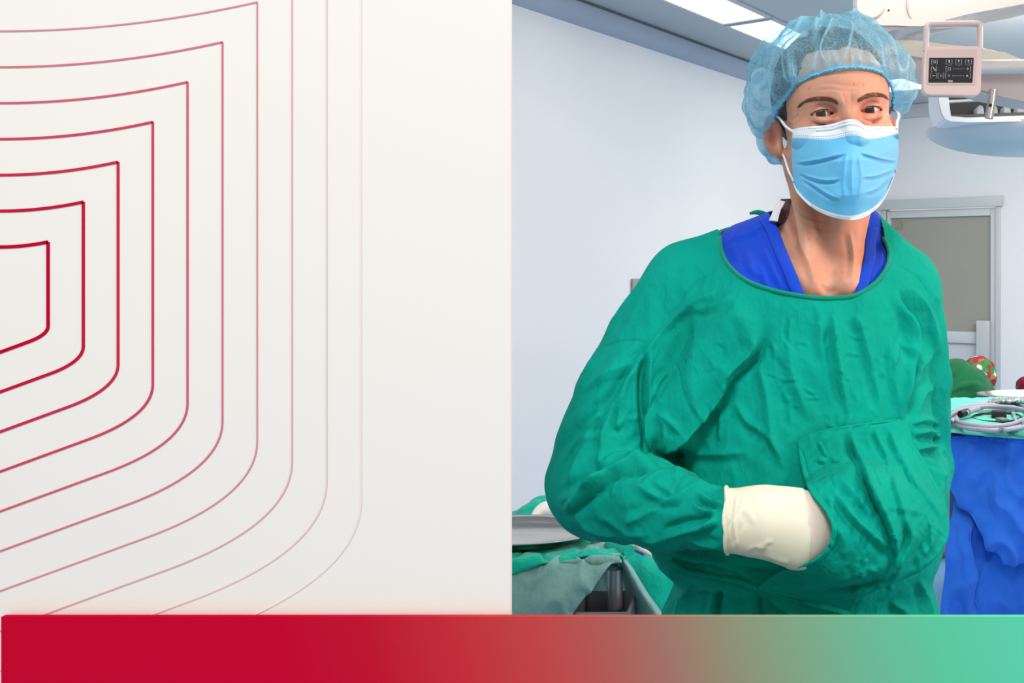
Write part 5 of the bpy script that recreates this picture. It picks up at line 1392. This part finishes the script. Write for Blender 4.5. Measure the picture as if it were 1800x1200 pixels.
extr('lamp_inner', [(1660, 140), (1900, 140), (1900, 210), (1668, 211)], Y3+.10, Y3+.14, M['black'], lh, .002)
extr('lamp_crossbar', [(1667, 176), (1700, 174.5), (1760, 172), (1900, 168), (1900, 171), (1760, 175), (1700, 178), (1669, 180)], Y3+.01, Y3+.03, M['alu2'], lh, .001)
extr('lamp_glass_edge', [(1670, 202), (1800, 197), (1900, 195), (1900, 202), (1800, 204), (1670, 208)], Y3+.03, Y3+.09, new_mat('dark_olive', (58, 64, 58), .4), lh, .001)
for x in (1723, 1747, 1770, 1794, 1818):
    extr('lamp_fin', [(x-6, 203), (x-6, 190), (x-3, 186), (x+2, 184), (x+6, 188), (x+8, 203)], Y3+.04, Y3+.10, new_mat('fin_grey', (176, 180, 188), .5), lh, .003)
bm = bmesh.new()
rings = []
for k in range(15):
    a = math.pi/2*k/14
    rings.append([bm.verts.new((P(1842, 0, Y3).x+.41*math.cos(a)*math.cos(b), Y3+.28+.29*math.cos(a)*math.sin(b), P(0, 209, Y3).z-.105*math.sin(a))) for b in np.linspace(0, 2*math.pi, 60, endpoint=False)])
for A_, B_ in zip(rings, rings[1:]):
    for k in range(60): bm.faces.new((A_[k], A_[(k+1) % 60], B_[(k+1) % 60], B_[k]))
bm.faces.new(rings[0]); bmesh.ops.remove_doubles(bm, verts=bm.verts, dist=.0002)
from_bm('lamp_body', bm, new_mat('lamp_blue_grey', (204, 208, 216), .35), lh, True, 50)
# control panel
YC = 2.35
cp = empty('control_panel', P(1674, 120, YC), 'rosy grey lamp control panel with carrying handle and dark touch screen', 'control panel')
def pc(x, y, Y=YC): return P(1600+x*.13333, 20+y*.13333, Y)
bm = bmesh.new()
path = [(190, 500), (195, 230), (205, 175), (240, 143), (300, 135), (860, 130), (910, 150), (938, 200), (945, 500)]
add_tube(bm, [pc(x+14, y+22, YC+.012) for x, y in path[:1]]+[pc(x, y, YC+.012) for x, y in [(212, 260), (220, 200), (250, 172), (320, 165), (860, 162), (895, 178), (915, 215), (915, 500)]], .0075, 14, n=60, flat=1.5, up=(1, 0, 0))
from_bm('handle', bm, M['pink_plastic'], cp, True, 60)
ol = [(1600+x*.13333, 20+y*.13333) for x, y in [(190, 470), (220, 460), (930, 455), (945, 470), (942, 700), (935, 1040), (915, 1085), (870, 1112), (240, 1105), (190, 1080), (165, 1030), (175, 800)]]
extr('housing', ol, YC, YC+.030, M['pink_plastic'], cp, .005, 3)
extr('face_plate', [(1600+x*.13333, 20+y*.13333) for x, y in [(235, 505), (860, 500), (880, 520), (870, 950), (850, 970), (240, 970), (215, 950), (222, 525)]], YC-.0015, YC+.002, new_mat('face_plate', (196, 180, 176), .4), cp, .0008, 2)
extr('screen', [(1600+x*.13333, 20+y*.13333) for x, y in [(258, 612), (832, 610), (838, 618), (822, 935), (815, 941), (246, 939), (240, 932), (251, 618)]], YC-.0025, YC+.001, new_mat('screen_black', (24, 30, 38), .22), cp, .0004, 1)
ic = bmesh.new(); YI = YC-.0029
def ln(pts, r=.00042, n=None): add_tube(ic, [pc(x, y, YI) for x, y in pts], r, 6, n=n, up=(0, 1, 0))
def br(x0, x1, y0, y1, foot=False):
    ln([(x0+12, y0), (x0, y0+6), (x0-4, (y0+y1)/2), (x0-2, y1-6), (x0+10, y1)]); ln([(x1-12, y0), (x1, y0+6), (x1, (y0+y1)/2), (x1-4, y1-6), (x1-14, y1)])
    if foot: ln([(x0+22, y1+6), (x1-22, y1+6)])
def rg_(cx, cy, r, a0=0, a1=360): ln([(cx+r*math.cos(math.radians(a)), cy+r*math.sin(math.radians(a))) for a in np.linspace(a0, a1, 14)])
br(284, 356, 632, 702); rg_(320, 662, 18, -240, 60); ln([(320, 660), (320, 690)], .0006)
for x in (513, 640, 768):
    br(x-38, x+38, 632, 702, True); rg_(x, 650, 9); ln([(x-6, 650), (x+6, 650)], .0008)
    if x == 513: ln([(x, 655), (x, 684)], .0010)
    elif x == 640: ln([(x, 656), (x, 668)], .0007); ln([(x-10, 682), (x+10, 682)])
    else: ln([(x-9, 670), (x+9, 670)]); ln([(x-9, 682), (x+9, 682)])
br(280, 350, 724, 794); ln([(305, 735), (306, 750), (318, 762)], .0012); ln([(315, 775), (335, 775)], .0010); ln([(328, 755), (334, 772)], .0006)
br(474, 798, 722, 794); ln([(502, 742), (530, 742), (530, 772), (502, 772), (502, 742)]); ln([(496, 736), (502, 742)]); ln([(536, 736), (530, 742)]); ln([(496, 778), (502, 772)]); ln([(536, 778), (530, 772)])
ln([(757, 738), (757, 778)]); ln([(737, 758), (777, 758)])
br(274, 348, 812, 884); ln([(292, 848), (330, 848)], .0006)
br(370, 444, 812, 884); rg_(408, 848, 13)
br(468, 796, 810, 884); rg_(510, 848, 12); rg_(750, 850, 11); rg_(750, 850, 5)
for k in range(7):
    for yy, x0 in ((758, 566), (849, 560)):
        x = x0+k*23.5; ln([(x-3.5, yy), (x+3.5, yy)], .0007)
ln([(498, 914), (528, 908), (560, 916)], .0005); ln([(502, 926), (528, 936), (558, 926)], .0005); ln([(500, 920), (560, 921)], .0009)
from_bm('screen_icons', ic, new_mat('icon_white', (205, 208, 216), .5), cp, True, 60)
tube('panel_bracket', [pc(560, 700, YC+.03), pc(600, 700, YC+.25), pc(640, 715, Y2-.02)], .016, M['pink_plastic'], cp, 12, n=10)
